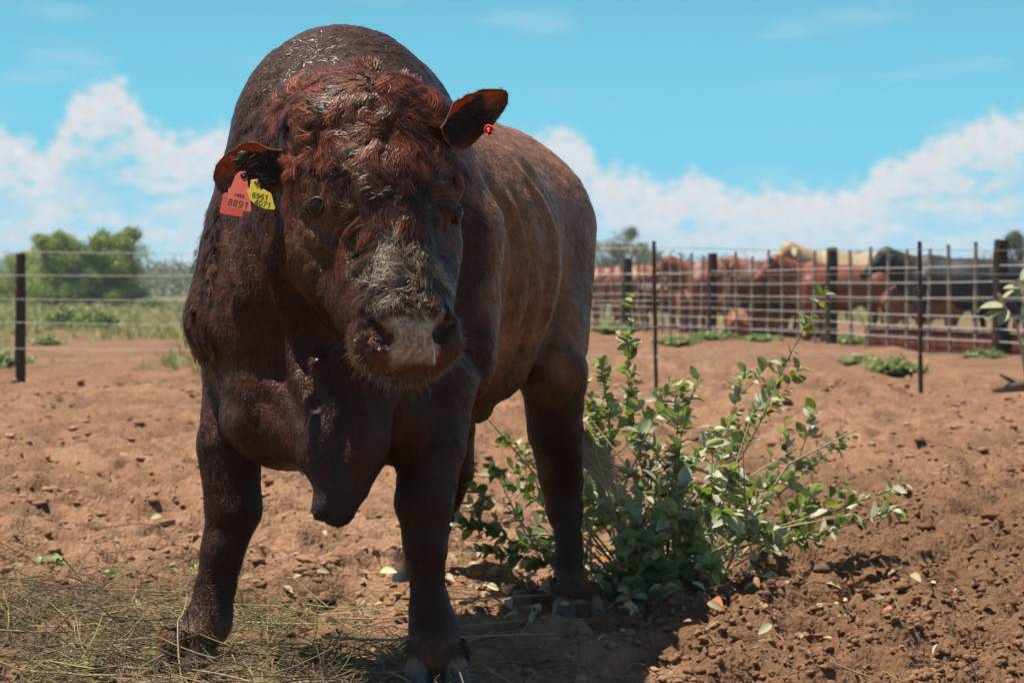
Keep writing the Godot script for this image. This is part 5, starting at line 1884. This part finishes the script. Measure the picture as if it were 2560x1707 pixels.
func bull_tail(o: Node3D) -> void:
	var coat := vmat(0.5, 0.3)
	var t := Tris.new()
	var r := RandomNumberGenerator.new()
	r.seed = 71
	var pts := PackedVector3Array([
		Vector3(0, 1.2, -0.98),
		Vector3(0.02, 1.08, -1.1),
		Vector3(0.06, 0.8, -1.1),
		Vector3(0.1074, 0.6423, -1.121),
		Vector3(0.1672, 0.5256, -1.034),
		Vector3(0.2048, 0.4566, -0.9921),
	])
	var rad := PackedFloat32Array([0.05, 0.042, 0.034, 0.028, 0.022, 0.016])
	t.tube(pts, rad, 10, Color(0.11, 0.06, 0.04))
	var root := pts[pts.size() - 1]
	var end := Vector3(0.3517, 0.303, -0.9814)
	var go := end - root
	for k in 420:
		var o1 := Vector3(r.randfn(), r.randfn(), r.randfn()) * 0.012
		var o2 := Vector3(r.randfn(), r.randfn(), r.randfn()) * 0.030
		var l := r.randf_range(0.6, 1.1)
		var from := root - go * r.randf_range(0.0, 0.35) + o1
		var last := [-1, -1]
		var col := Color(0.26, 0.18, 0.11).lerp(Color(0.55, 0.42, 0.27), r.randf())
		for i in 7:
			var s := i / 6.0
			var p := from + go * s * l + o2 * s + Vector3(0, -0.035 * sin(s * PI) , 0)
			var sd := go.cross(Vector3(0, 0, 1)).normalized() * 0.0013 * (1.0 - 0.7 * s)
			var nn := (Vector3(0, 0.5, 1) + Vector3(r.randfn(), r.randfn(), r.randfn()) * 0.3).normalized()
			var a := t.vert(p - sd, nn, col * (0.6 + 0.8 * s))
			var b := t.vert(p + sd, nn, col * (0.6 + 0.8 * s))
			if last[0] >= 0: t.quad(last[0], a, b, last[1])
			last = [a, b]
	part("tail", made(t), coat, o)


# ---------------------------------------------------------------- the cut shrub behind the bull
var leaf_meshes: Array[ArrayMesh] = []
var leaf_mats: Array[StandardMaterial3D] = []


func flat_leaf_material(c: Color, rough: float, back: Color) -> StandardMaterial3D:
	var m := mat(c, rough, 0.5)
	m.albedo_texture = noise_texture(0.015, 3, 0.8, 1.0, 128, 55)
	m.uv1_triplanar = true
	m.uv1_scale = Vector3(9, 9, 9)
	m.backlight_enabled = true
	m.backlight = back
	return m


func leaf_at(p: Vector3, along: Vector3, up: Vector3, s: float) -> Transform3D:
	var z := along.normalized()
	var x := up.cross(z).normalized()
	var y := z.cross(x)
	return Transform3D(Basis(x * s, y * s, z * s), p)


func build_shrub() -> void:
	for q in [[0.050, 0.031, 0.15], [0.044, 0.029, 0.32], [0.055, 0.031, 0.05], [0.040, 0.028, 0.75]]: leaf_meshes.append(leaf_mesh(q[0], q[1], q[2]))
	var g := Color(0.75, 0.85, 0.36)
	for c in [[lin(0.42, 0.475, 0.27), 0.52], [lin(0.52, 0.545, 0.38), 0.52], [lin(0.60, 0.61, 0.48), 0.55], [lin(0.15, 0.225, 0.085), 0.42], [lin(0.25, 0.315, 0.07), 0.42], [lin(0.36, 0.30, 0.18), 0.6]]: leaf_mats.append(flat_leaf_material(c[0], c[1], g))
	var o := thing("leafy_shrub", "sprawling leafy green shrub on the ground behind the bull's hind leg", "shrub", Vector3(0.4567, 0, -7.6))
	var wood := mat(lin(0.30, 0.215, 0.15), 0.8, 0.3)
	wood.albedo_texture = noise_texture(0.02, 4, 0.6, 1.0, 256, 51)
	wood.uv1_triplanar = true
	wood.uv1_scale = Vector3(6, 6, 6)
	var pale_wood := mat(lin(0.40, 0.31, 0.23), 0.8, 0.3)
	var r := RandomNumberGenerator.new()
	r.seed = 88
	# each: root offset, tip, sag, leaves, leaf tone, radius at the root
	var stems := [
		[Vector3(0.0719, 0.02, -0.15), Vector3(0.5773, 0.9039, -0.5), 0.02, 26, 4, 0.008, 1],
		[Vector3(0.0719, 0.02, -0.15), Vector3(0.4124, 0.5862, -0.4), 0.03, 34, 2, 0.006, 3],
		[Vector3(-0.0592, 0.02, -0.05), Vector3(-0.088, 0.7502, -0.3), 0.05, 40, 1, 0.006, 3],
		[Vector3(-0.1111, 0.02, 0), Vector3(-0.1821, 0.6729, -0.1), 0.05, 30, 0, 0.005, 3],
		[Vector3(-0.0592, 0.02, -0.05), Vector3(0.1605, 0.6151, -0.5), 0.04, 34, 2, 0.006, 3],
		[Vector3(0.0719, 0.02, -0.15), Vector3(0.321, 0.6315, -0.6), 0.03, 34, 2, 0.006, 3],
		[Vector3(0.126, 0.02, -0.2), Vector3(0.6334, 0.4238, -0.4), 0.02, 26, 2, 0.005, 2],
		[Vector3(0.126, 0.02, -0.2), Vector3(0.8023, 0.2668, -0.3), -0.01, 30, 4, 0.005, 2],
		[Vector3(0.126, 0.02, -0.2), Vector3(0.7432, 0.2039, -0.1), -0.02, 24, 2, 0.005, 2],
		[Vector3(0.126, 0.02, -0.2), Vector3(0.5304, 0.145, 0), 0, 26, 1, 0.004, 3],
		[Vector3(0.0061, 0.02, 0.1), Vector3(0.2185, 0.3528, 0.3), 0.06, 34, 2, 0.005, 3],
		[Vector3(0.0061, 0.02, 0.1), Vector3(0.0339, 0.4305, 0.4), 0.05, 38, 1, 0.005, 4],
		[Vector3(0.0061, 0.02, 0.1), Vector3(-0.0674, 0.4597, 0.1), 0.05, 38, 1, 0.005, 4],
		[Vector3(-0.1111, 0.02, 0), Vector3(-0.2133, 0.526, -0.3), 0.06, 34, 0, 0.005, 3],
		[Vector3(-0.1111, 0.02, 0), Vector3(-0.483, 0.4179, -0.5), 0.05, 20, 4, 0.004, 2],
		[Vector3(-0.1111, 0.02, 0), Vector3(-0.5352, 0.3154, -0.2), 0.02, 26, 3, 0.004, 1],
		[Vector3(-0.1111, 0.02, 0), Vector3(-0.6317, 0.1664, -0.1), 0, 40, 3, 0.004, 3],
		[Vector3(-0.1111, 0.02, 0), Vector3(-0.6048, 0.0894, 0), 0, 34, 3, 0.004, 3],
		[Vector3(0.0061, 0.02, 0.1), Vector3(-0.2391, 0.0275, 0.55), 0.06, 30, 0, 0.004, 2],
		[Vector3(0.0061, 0.02, 0.1), Vector3(-0.1293, 0.0173, 0.65), 0.08, 40, 0, 0.004, 3],
		[Vector3(0.0061, 0.02, 0.1), Vector3(-0.0277, 0.0286, 0.65), 0.08, 40, 0, 0.004, 3],
		[Vector3(0.0061, 0.02, 0.1), Vector3(0.1117, 0.0907, 0.6), 0.06, 34, 0, 0.004, 3],
		[Vector3(0.0719, 0.02, -0.15), Vector3(0.3137, 0.1748, 0.3), 0.03, 34, 1, 0.004, 3],
		[Vector3(-0.0592, 0.02, -0.05), Vector3(-0.1889, 0.2647, 0.1), 0.05, 38, 1, 0.004, 3],
		[Vector3(0.0719, 0.02, -0.15), Vector3(0.4304, 0.3229, -0.1), 0.05, 30, 2, 0.005, 3],
		[Vector3(-0.0592, 0.02, -0.05), Vector3(-0.0022, 0.2501, 0.6), 0.06, 40, 1, 0.004, 4],
		[Vector3(0.0061, 0.02, 0.1), Vector3(-0.1271, 0.1818, 0.6), 0.05, 36, 0, 0.004, 3],
		[Vector3(0.0719, 0.02, -0.15), Vector3(0.1683, 0.2501, 0.6), 0.05, 36, 2, 0.004, 3],
		[Vector3(-0.1111, 0.02, 0), Vector3(-0.3068, 0.3854, -0.1), 0.05, 30, 1, 0.004, 3],
	]
	var all := []
	for s in stems:
		var a: Vector3 = s[0]
		var b: Vector3 = s[1]
		var mid := a.lerp(b, 0.5) + Vector3(r.randfn() * 0.03, s[2], r.randfn() * 0.03)
		var pts := PackedVector3Array()
		var rad := PackedFloat32Array()
		var n := 12
		for i in n + 1:
			var f := float(i) / n
			var p := a * (1.0 - f) * (1.0 - f) + mid * 2.0 * f * (1.0 - f) + b * f * f
			p += Vector3(sin(f * 9.0 + a.x * 50.0), 0.5 * cos(f * 7.0), cos(f * 11.0 + b.y * 30.0)) * 0.008 * sin(PI * f)
			pts.append(p)
			rad.append(lerpf(s[5], 0.0014, pow(f, 0.8)))
		var t := Tris.new()
		t.tube(pts, rad, 6, Color.WHITE)
		part("stem", made(t), wood, o)
		# side twigs carry leaves as well
		var runs := [[pts, s[3]]]
		for k in int(s[6]):
			var f := r.randf_range(0.25, 0.85)
			var p := pts[int(f * n)]
			var along := (pts[mini(int(f * n) + 1, n)] - p).normalized()
			var dir := (along + Vector3(r.randfn(), absf(r.randfn()) * 0.8, r.randfn()) * 0.75).normalized()
			var l := r.randf_range(0.10, 0.24)
			var tw := PackedVector3Array()
			var tr := PackedFloat32Array()
			for i in 6:
				var q := i / 5.0
				tw.append(p + dir * l * q + Vector3(0, 0.04 * q * q, 0))
				tr.append(lerpf(0.002, 0.0009, q))
			var t2 := Tris.new()
			t2.tube(tw, tr, 5, Color.WHITE)
			part("twig", made(t2), wood, o)
			runs.append([tw, int(l * 55.0)])
		for run in runs:
			var line: PackedVector3Array = run[0]
			for k in int(run[1] * 2.1):
				var f := pow(r.randf(), 0.62)
				f = lerpf(0.12, 1.0, f)
				var x := f * (line.size() - 1.001)
				var i := int(x)
				var p := line[i].lerp(line[i + 1], x - i)
				var along := (line[i + 1] - line[i]).normalized()
				var around := Vector3(r.randfn(), r.randfn() * 0.7 + 0.2, r.randfn())
				around = (around - along * around.dot(along)).normalized()
				var out := (along * r.randf_range(0.35, 1.0) + around).normalized()
				var up := (Vector3.UP + Vector3(r.randfn(), r.randfn(), r.randfn()) * 0.55).normalized()
				if absf(up.dot(out)) > 0.97: up = Vector3(0.6, 0.3, 0.7)
				var tone := int(s[4])
				if r.randf() < 0.45: tone = [0, 1, 2, 3, 0, 4, 1][r.randi() % 7]
				if r.randf() < 0.10: tone = 5
				all.append([leaf_at(p, out, up, r.randf_range(0.38, 1.08) * (1.25 if p.z > 0.35 else 1.0)), tone])
	# bare dry twigs
	for k in 36:
		var a := Vector3(r.randf_range(-0.25, 0.2), 0.03, r.randf_range(-0.1, 0.25))
		var b := a + Vector3(r.randf_range(-0.35, 0.45), r.randf_range(0.12, 0.5), r.randf_range(-0.1, 0.3))
		var t := Tris.new()
		var q := a.lerp(b, 0.5) + Vector3(r.randfn(), r.randfn(), r.randfn()) * 0.05
		t.tube(PackedVector3Array([a, a.lerp(q, 0.6), q, q.lerp(b, 0.6), b]), PackedFloat32Array([0.0045, 0.004, 0.0034, 0.0025, 0.0012]), 5, Color.WHITE)
		part("dry_twig", made(t), pale_wood, o)
	# the nearest 300 are leaves of their own, the rest one mass
	all.sort_custom(func(x, y): return x[0].origin.z > y[0].origin.z)
	var left := {}
	for i in all.size():
		var mesh := leaf_meshes[i % 4]
		if i < 300:
			var q := part("leaf", mesh, leaf_mats[all[i][1]], o)
			q.transform = all[i][0]
		else:
			var key: int = all[i][1] * 4 + i % 4
			if not left.has(key): left[key] = []
			left[key].append(all[i][0])
	var mass := Node3D.new()
	mass.name = "foliage"
	mass.set_meta("kind", "stuff")
	o.add_child(mass)
	for key in left:
		var cols := PackedColorArray()
		cols.resize(left[key].size())
		cols.fill(Color.WHITE)
		var mm := many("leaves", leaf_meshes[key % 4], leaf_mats[key / 4], mass, left[key], cols)
		mm.set_meta("kind", "stuff")


# ---------------------------------------------------------------- litter and crumbs of soil
func crumb_mesh(seed_at: int) -> ArrayMesh:
	var s := SphereMesh.new()
	s.radius = 1.0
	s.height = 2.0
	s.radial_segments = 8
	s.rings = 5
	var a := s.get_mesh_arrays()
	var v: PackedVector3Array = a[Mesh.ARRAY_VERTEX]
	var n := FastNoiseLite.new()
	n.seed = seed_at
	n.frequency = 0.9
	for i in v.size(): v[i] *= 1.0 + 0.9 * n.get_noise_3dv(v[i] * 1.3) + 0.5 * n.get_noise_3dv(v[i] * 4.0)
	var st := SurfaceTool.new()
	a[Mesh.ARRAY_VERTEX] = v
	st.create_from_arrays(a)
	st.generate_normals()
	return st.commit()


func straw_mesh(seed_at: int, length: float, thick: float, bend: float) -> ArrayMesh:
	var r := RandomNumberGenerator.new()
	r.seed = seed_at
	var t := Tris.new()
	var pts := PackedVector3Array()
	var rad := PackedFloat32Array()
	var p := Vector3(0, 0, -length * 0.5)
	var yaw := 0.0
	var n := 6
	for i in n + 1:
		pts.append(p)
		rad.append(thick * (1.0 - 0.55 * i / n))
		yaw += r.randfn() * bend
		p += Vector3(sin(yaw), 0.12 * sin(PI * i / n * 1.4 - 0.2) * bend * 2.0, cos(yaw)) * length / n
	t.tube(pts, rad, 4, Color.WHITE)
	return made(t)


func build_litter() -> void:
	var r := RandomNumberGenerator.new()
	r.seed = 99
	# crumbs
	var soilm := vmat(0.95, 0.2)
	var meshes := [crumb_mesh(1), crumb_mesh(2), crumb_mesh(3), crumb_mesh(4)]
	var places := [[], [], [], []]
	var cols := [PackedColorArray(), PackedColorArray(), PackedColorArray(), PackedColorArray()]
	for k in 90000:
		var d := 5.3 + 8.0 * pow(r.randf(), 1.6)
		var x := r.randf_range(-0.235, 0.235) * d
		var kk := clumpy(x, d)
		var patch := noise_a.get_noise_2d(x * 3.0, d * 3.0)
		if r.randf() > 0.12 + 0.9 * kk * (0.5 + patch): continue
		var s := 0.0022 + 0.012 * pow(r.randf(), 4.0)
		if r.randf() < 0.006: s *= 1.6
		var q := k % 4
		places[q].append(Transform3D(Basis.from_euler(Vector3(r.randf() * TAU, r.randf() * TAU, r.randf() * TAU)).scaled(Vector3(s, s * r.randf_range(0.6, 1.0), s)), Vector3(x, ground_height(x, -d), -d)))
		cols[q].append(ground_color(x, d) * r.randf_range(0.72, 1.15))
	for k in 15000:
		var d := 7.0 + 17.0 * pow(r.randf(), 1.3)
		var x := r.randf_range(-0.24, 0.24) * d
		if noise_a.get_noise_2d(x * 1.1 + 20.0, d * 0.8) + 0.25 < r.randf() * 0.7: continue
		var s := (0.007 + 0.022 * pow(r.randf(), 2.5)) * (0.6 + d * 0.03)
		var q := k % 4
		places[q].append(Transform3D(Basis.from_euler(Vector3(r.randf() * TAU, r.randf() * TAU, r.randf() * TAU)).scaled(Vector3(s * 1.3, s * 0.6, s)), Vector3(x, ground_height(x, -d), -d)))
		cols[q].append(ground_color(x, d) * r.randf_range(0.6, 1.05))
	var crumbs := thing("soil_crumbs", "loose brown crumbs of churned soil over the yard", "soil")
	crumbs.set_meta("kind", "stuff")
	for q in 4: many("crumbs", meshes[q], soilm, crumbs, places[q], cols[q])
	# straw, roots and fine twigs
	var strawm := vmat(0.75, 0.3)
	var straws := []
	for k in 8: straws.append(straw_mesh(200 + k, 0.16, 0.0014, 0.30))
	for k in 4: straws.append(straw_mesh(220 + k, 0.30, 0.0025, 0.34))
	var sp := []
	var sc := []
	for k in 12:
		sp.append([])
		sc.append(PackedColorArray())
	for k in 60000:
		var d := 5.25 + 4.2 * pow(r.randf(), 1.3)
		var x := r.randf_range(-0.24, 0.20) * d
		var a := litter_amount(x, d)
		var clump := 0.5 + noise_a.get_noise_2d(x * 4.0 + 3.0, d * 4.0)
		if r.randf() > a * clampf((clump - 0.22) * 1.9, 0.05, 1.0) + 0.012: continue
		var q := r.randi() % 8 if r.randf() < 0.86 else 8 + r.randi() % 4
		var s := r.randf_range(0.35, 1.1)
		var lift := r.randf() * r.randf() * 0.045 * (0.4 + a)
		sp[q].append(Transform3D(Basis.from_euler(Vector3(r.randfn() * 0.22, r.randf() * TAU, r.randf() * TAU * 0.2)).scaled(Vector3(s, s, s)), Vector3(x, ground_height(x, -d) + 0.003 + lift, -d)))
		var f := r.randf()
		var c := Color(0.15, 0.11, 0.065).lerp(Color(0.40, 0.32, 0.20), f * f)
		if r.randf() < 0.10: c = Color(0.30, 0.32, 0.10)
		if r.randf() < 0.25: c = Color(0.085, 0.058, 0.038)
		sc[q].append(c * r.randf_range(0.7, 1.15))
	# longer pale and yellow-green stems lying across the near ground
	straws.append(straw_mesh(240, 0.55, 0.0030, 0.16))
	straws.append(straw_mesh(241, 0.45, 0.0026, 0.22))
	for k in 2:
		sp.append([])
		sc.append(PackedColorArray())
	for k in 46:
		var d := r.randf_range(5.55, 6.9)
		var x := r.randf_range(-1.15, 0.05)
		var q := 12 + k % 2
		sp[q].append(Transform3D(Basis.from_euler(Vector3(r.randfn() * 0.05, PI / 2 + r.randfn() * 0.6, 0)).scaled(Vector3.ONE * r.randf_range(0.6, 1.1)), Vector3(x, ground_height(x, -d) + 0.015 + r.randf() * 0.03, -d)))
		sc[q].append([Color(0.30, 0.30, 0.11), Color(0.36, 0.27, 0.18), Color(0.26, 0.18, 0.12)][k % 3] * r.randf_range(0.8, 1.2))
	var straw := thing("straw_litter", "tangle of dry grass stems, roots and straw around the bull's front hooves", "straw")
	straw.set_meta("kind", "stuff")
	for q in 14: many("stems", straws[q], strawm, straw, sp[q], sc[q])
	# dry leaves under the shrub
	var dry := leaf_material(0.7)
	dry.backlight = Color(0.25, 0.2, 0.1)
	var dl := leaf_mesh(0.042, 0.024, 0.5)
	var dp := []
	var dc := PackedColorArray()
	for k in 900:
		var x := 0.30 + r.randfn() * 0.42
		var d := 7.35 + r.randfn() * 0.42
		if k > 850:
			x = r.randf_range(-1.4, 1.7)
			d = r.randf_range(5.5, 10.0)
		var u := Vector3(r.randfn(), 1.2, r.randfn()).normalized()
		dp.append(leaf_at(Vector3(x, ground_height(x, -d) + r.randf_range(0.006, 0.05), -d), Vector3(r.randfn(), r.randfn() * 0.2, r.randfn()), u, r.randf_range(0.5, 1.1)))
		var f := r.randf()
		var c := Color(0.36, 0.285, 0.17) if f < 0.55 else Color(0.30, 0.17, 0.08) if f < 0.8 else Color(0.40, 0.13, 0.03) if f < 0.88 else Color(0.42, 0.42, 0.22)
		dc.append(c * r.randf_range(0.7, 1.1))
	var fallen := many("fallen_leaves", dl, dry, self, dp, dc)
	tag(fallen, "dry cream and brown leaves fallen under the shrub", "leaves", "", "stuff")


func build_small_plants() -> void:
	var r := RandomNumberGenerator.new()
	r.seed = 123
	# low weeds near the fences: each a spray of leaves on short stems
	var weeds := [
		[Vector3(3.894, 0, -25.02), 0.340, 150, "dense round green weed clump beside the second steel post", "weed_clump", "low weeds growing on the bare yard", 0.80, 1.60, 3.0],
		[Vector3(4.189, 0, -29.7), 0.300, 60, "paler green weed patch behind the round weed clump", "weed_clump", "low weeds growing on the bare yard", 0.60, 1.60, 3.0],
		[Vector3(6.002, 0, -31.38), 0.300, 60, "bright green weed at the foot of the thick pen post", "weed_clump", "low weeds growing on the bare yard", 0.80, 1.60, 3.0],
		[Vector3(5.389, 0, -39.11), 0.400, 60, "small bright weed in front of the trough's end", "weed_clump", "low weeds growing on the bare yard", 0.60, 2.00, 3.0],
		[Vector3(2.563, 0, -38.57), 0.450, 70, "low yellow-green weed below the tan cow", "weed_clump", "low weeds growing on the bare yard", 0.60, 2.20, 3.0],
		[Vector3(3.41, 0, -42.08), 0.450, 60, "low yellow-green weed below the pen post among the red cows", "weed_clump", "low weeds growing on the bare yard", 0.60, 2.20, 3.0],
		[Vector3(1.847, 0, -47.47), 0.500, 60, "dark green weed beside the bull's rump at the fence line", "weed_clump", "low weeds growing on the bare yard", 0.80, 2.20, 3.0],
		[Vector3(4.074, 0, -40.54), 0.400, 60, "thin weed in front of the lying calf", "weed_clump", "low weeds growing on the bare yard", 0.50, 2.00, 3.0],
		[Vector3(-10.08, 0, -55.54), 0.500, 160, "tall yellow-green bush between the corner post and the bush trees", "leafy_bush", "bushes just beyond the fence", 1.50, 2.60, 3.0],
		[Vector3(-9.001, 0, -53.4), 0.550, 160, "broad yellow-green bush beside the taller one behind the wires", "leafy_bush", "bushes just beyond the fence", 1.20, 2.60, 3.0],
		[Vector3(-15.58, 0, -106.8), 0.800, 120, "dark green bush standing alone in the grass near the bull's neck", "leafy_bush", "bushes just beyond the fence", 1.00, 3.00, 3.0],
		[Vector3(-7.252, 0, -38.57), 0.350, 50, "small green weed just right of the corner post", "weed_clump", "low weeds growing on the bare yard", 0.60, 1.80, 3.0],
		[Vector3(-3.363, 0, -23.43), 0.160, 40, "bright green sprout on the soil left of the bull's shoulder", "sprout", "low weeds growing on the bare yard", 0.50, 0.90, 3.0],
		[Vector3(-5.639, 0, -27.49), 0.350, 80, "dark green weed at the left edge beside the corner post", "weed_clump", "low weeds growing on the bare yard", 0.90, 1.60, 3.0],
		[Vector3(-1.545, 0, -8.204), 0.100, 9, "leafy green seedling standing in the straw at the far left", "seedling", "green seedlings in the straw", 1.30, 0.75, 1.0],
		[Vector3(-1.041, 0, -7.912), 0.080, 9, "small green seedling just left of the bull's front leg", "seedling", "green seedlings in the straw", 1.00, 0.60, 1.0],
		[Vector3(-0.7935, 0, -8.143), 0.070, 8, "small green seedling right of the bull's front leg", "seedling", "green seedlings in the straw", 1.00, 0.60, 1.0],
		[Vector3(-0.844, 0, -5.834), 0.060, 7, "green sprig at the toes of the bull's front hoof", "seedling", "green seedlings in the straw", 1.20, 0.60, 1.0],
		[Vector3(-0.9939, 0, -5.714), 0.050, 6, "tiny green sprig in the straw near the bottom edge", "seedling", "green seedlings in the straw", 1.00, 0.50, 1.0],
		[Vector3(-1.2, 0, -7.536), 0.070, 8, "pale green sprig in the middle of the straw", "seedling", "green seedlings in the straw", 0.80, 0.60, 1.0],
	]
	for w in weeds:
		var at: Vector3 = w[0]
		at.y = ground_height(at.x, at.z)
		var o := thing(w[4], w[3], "plant", at, 0.0, w[5])
		var size: float = w[1]
		var t := Tris.new()
		var places := []
		var cols := PackedColorArray()
		for k in int(w[2] * w[8]):
			var a := r.randf() * TAU
			var rad := sqrt(r.randf()) * size
			var tip := Vector3(cos(a) * rad, size * (0.75 - 0.45 * rad / size) * r.randf_range(0.4, 1.1) * w[6], sin(a) * rad)
			t.tube(PackedVector3Array([Vector3(tip.x * 0.12, -0.01, tip.z * 0.12), tip * Vector3(0.55, 0.65, 0.55), tip]), PackedFloat32Array([size * 0.010, size * 0.007, size * 0.003]), 4, Color(0.13, 0.15, 0.05), false)
			for q in 5:
				var f := r.randf_range(0.45, 1.05)
				var dir := Vector3(r.randfn(), r.randf_range(-0.1, 0.9), r.randfn()).normalized()
				places.append(leaf_at(tip * f, dir, Vector3(0.1, 1.0, 0.2).normalized(), w[7] * r.randf_range(0.6, 1.2) / sqrt(w[8])))
				cols.append(Color(0.13, 0.205, 0.055).lerp(Color(0.24, 0.29, 0.10), r.randf()) * r.randf_range(0.75, 1.2))
		part("stems", made(t), vmat(0.7, 0.3), o)
		var mm := many("leaves", leaf_meshes[0], leaf_mat, o, places, cols)
		mm.set_meta("kind", "stuff")
	# pale twig at the picture's edge
	var tw := thing("pale_leaved_sapling", "thin bent sapling with pale felted leaves at the right edge", "plant", Vector3(2.73, 0, -13))
	var wood := mat(lin(0.42, 0.34, 0.26), 0.8, 0.3)
	var t3 := Tris.new()
	t3.tube(PackedVector3Array([
		Vector3(0.033, -0.011, 0),
		Vector3(-0.0066, 0.3478, 0),
		Vector3(-0.0371, 0.5587, 0),
		Vector3(-0.0758, 0.7273, 0),
		Vector3(-0.1287, 0.7947, 0),
	]), PackedFloat32Array([0.011, 0.010, 0.009, 0.007, 0.004]), 7, Color.WHITE)
	part("stem", made(t3), wood, tw)
	var felt := flat_leaf_material(lin(0.42, 0.42, 0.27), 0.8, Color(0.3, 0.3, 0.15))
	for l in [
		[Vector3(-0.1287, 0.7947, 0), Vector3(-1, 0.1, 0), 2.6],
		[Vector3(-0.135, 0.7863, 0), Vector3(-1, -0.35, 0.2), 2.3],
		[Vector3(-0.1351, 0.801, 0), Vector3(-0.4, 1, 0), 1.6],
		[Vector3(-0.0969, 0.7484, 0), Vector3(0.8, -0.2, 0.3), 1.9],
		[Vector3(-0.1181, 0.78, 0), Vector3(-0.5, -0.7, 0.4), 1.9],
		[Vector3(-0.0658, 0.8537, 0), Vector3(0.1, 0.6, 0), 2.0],
		[Vector3(-0.0555, 0.8958, 0), Vector3(-1, 0.1, 0.2), 1.7],
		[Vector3(-0.0451, 0.9379, 0), Vector3(0.6, 0.9, 0.1), 1.9],
		[Vector3(-0.0596, 0.8747, 0), Vector3(-1, -0.2, 0), 1.7],
	]:
		var q := part("leaf", leaf_meshes[0], felt, tw)
		q.transform = leaf_at(l[0], l[1], Vector3(0.1, 0.9, 0.4).normalized(), l[2])
	# fallen dark branch near the right edge
	var br := thing("fallen_branch", "dark dead branch lying on the bare soil at the right edge", "branch", Vector3(4.301, 0, -20.8))
	var t4 := Tris.new()
	t4.tube(PackedVector3Array([Vector3(-0.25, 0.03, 0.05), Vector3(0.0, 0.07, 0.0), Vector3(0.4, 0.08, -0.05), Vector3(0.9, 0.05, 0.02)]), PackedFloat32Array([0.025, 0.05, 0.06, 0.055]), 9, Color.WHITE)
	t4.tube(PackedVector3Array([Vector3(0.0, 0.06, 0.0), Vector3(-0.12, 0.13, 0.02), Vector3(-0.2, 0.17, 0.08)]), PackedFloat32Array([0.028, 0.018, 0.008]), 7, Color.WHITE)
	part("limb", made(t4), bark, br)
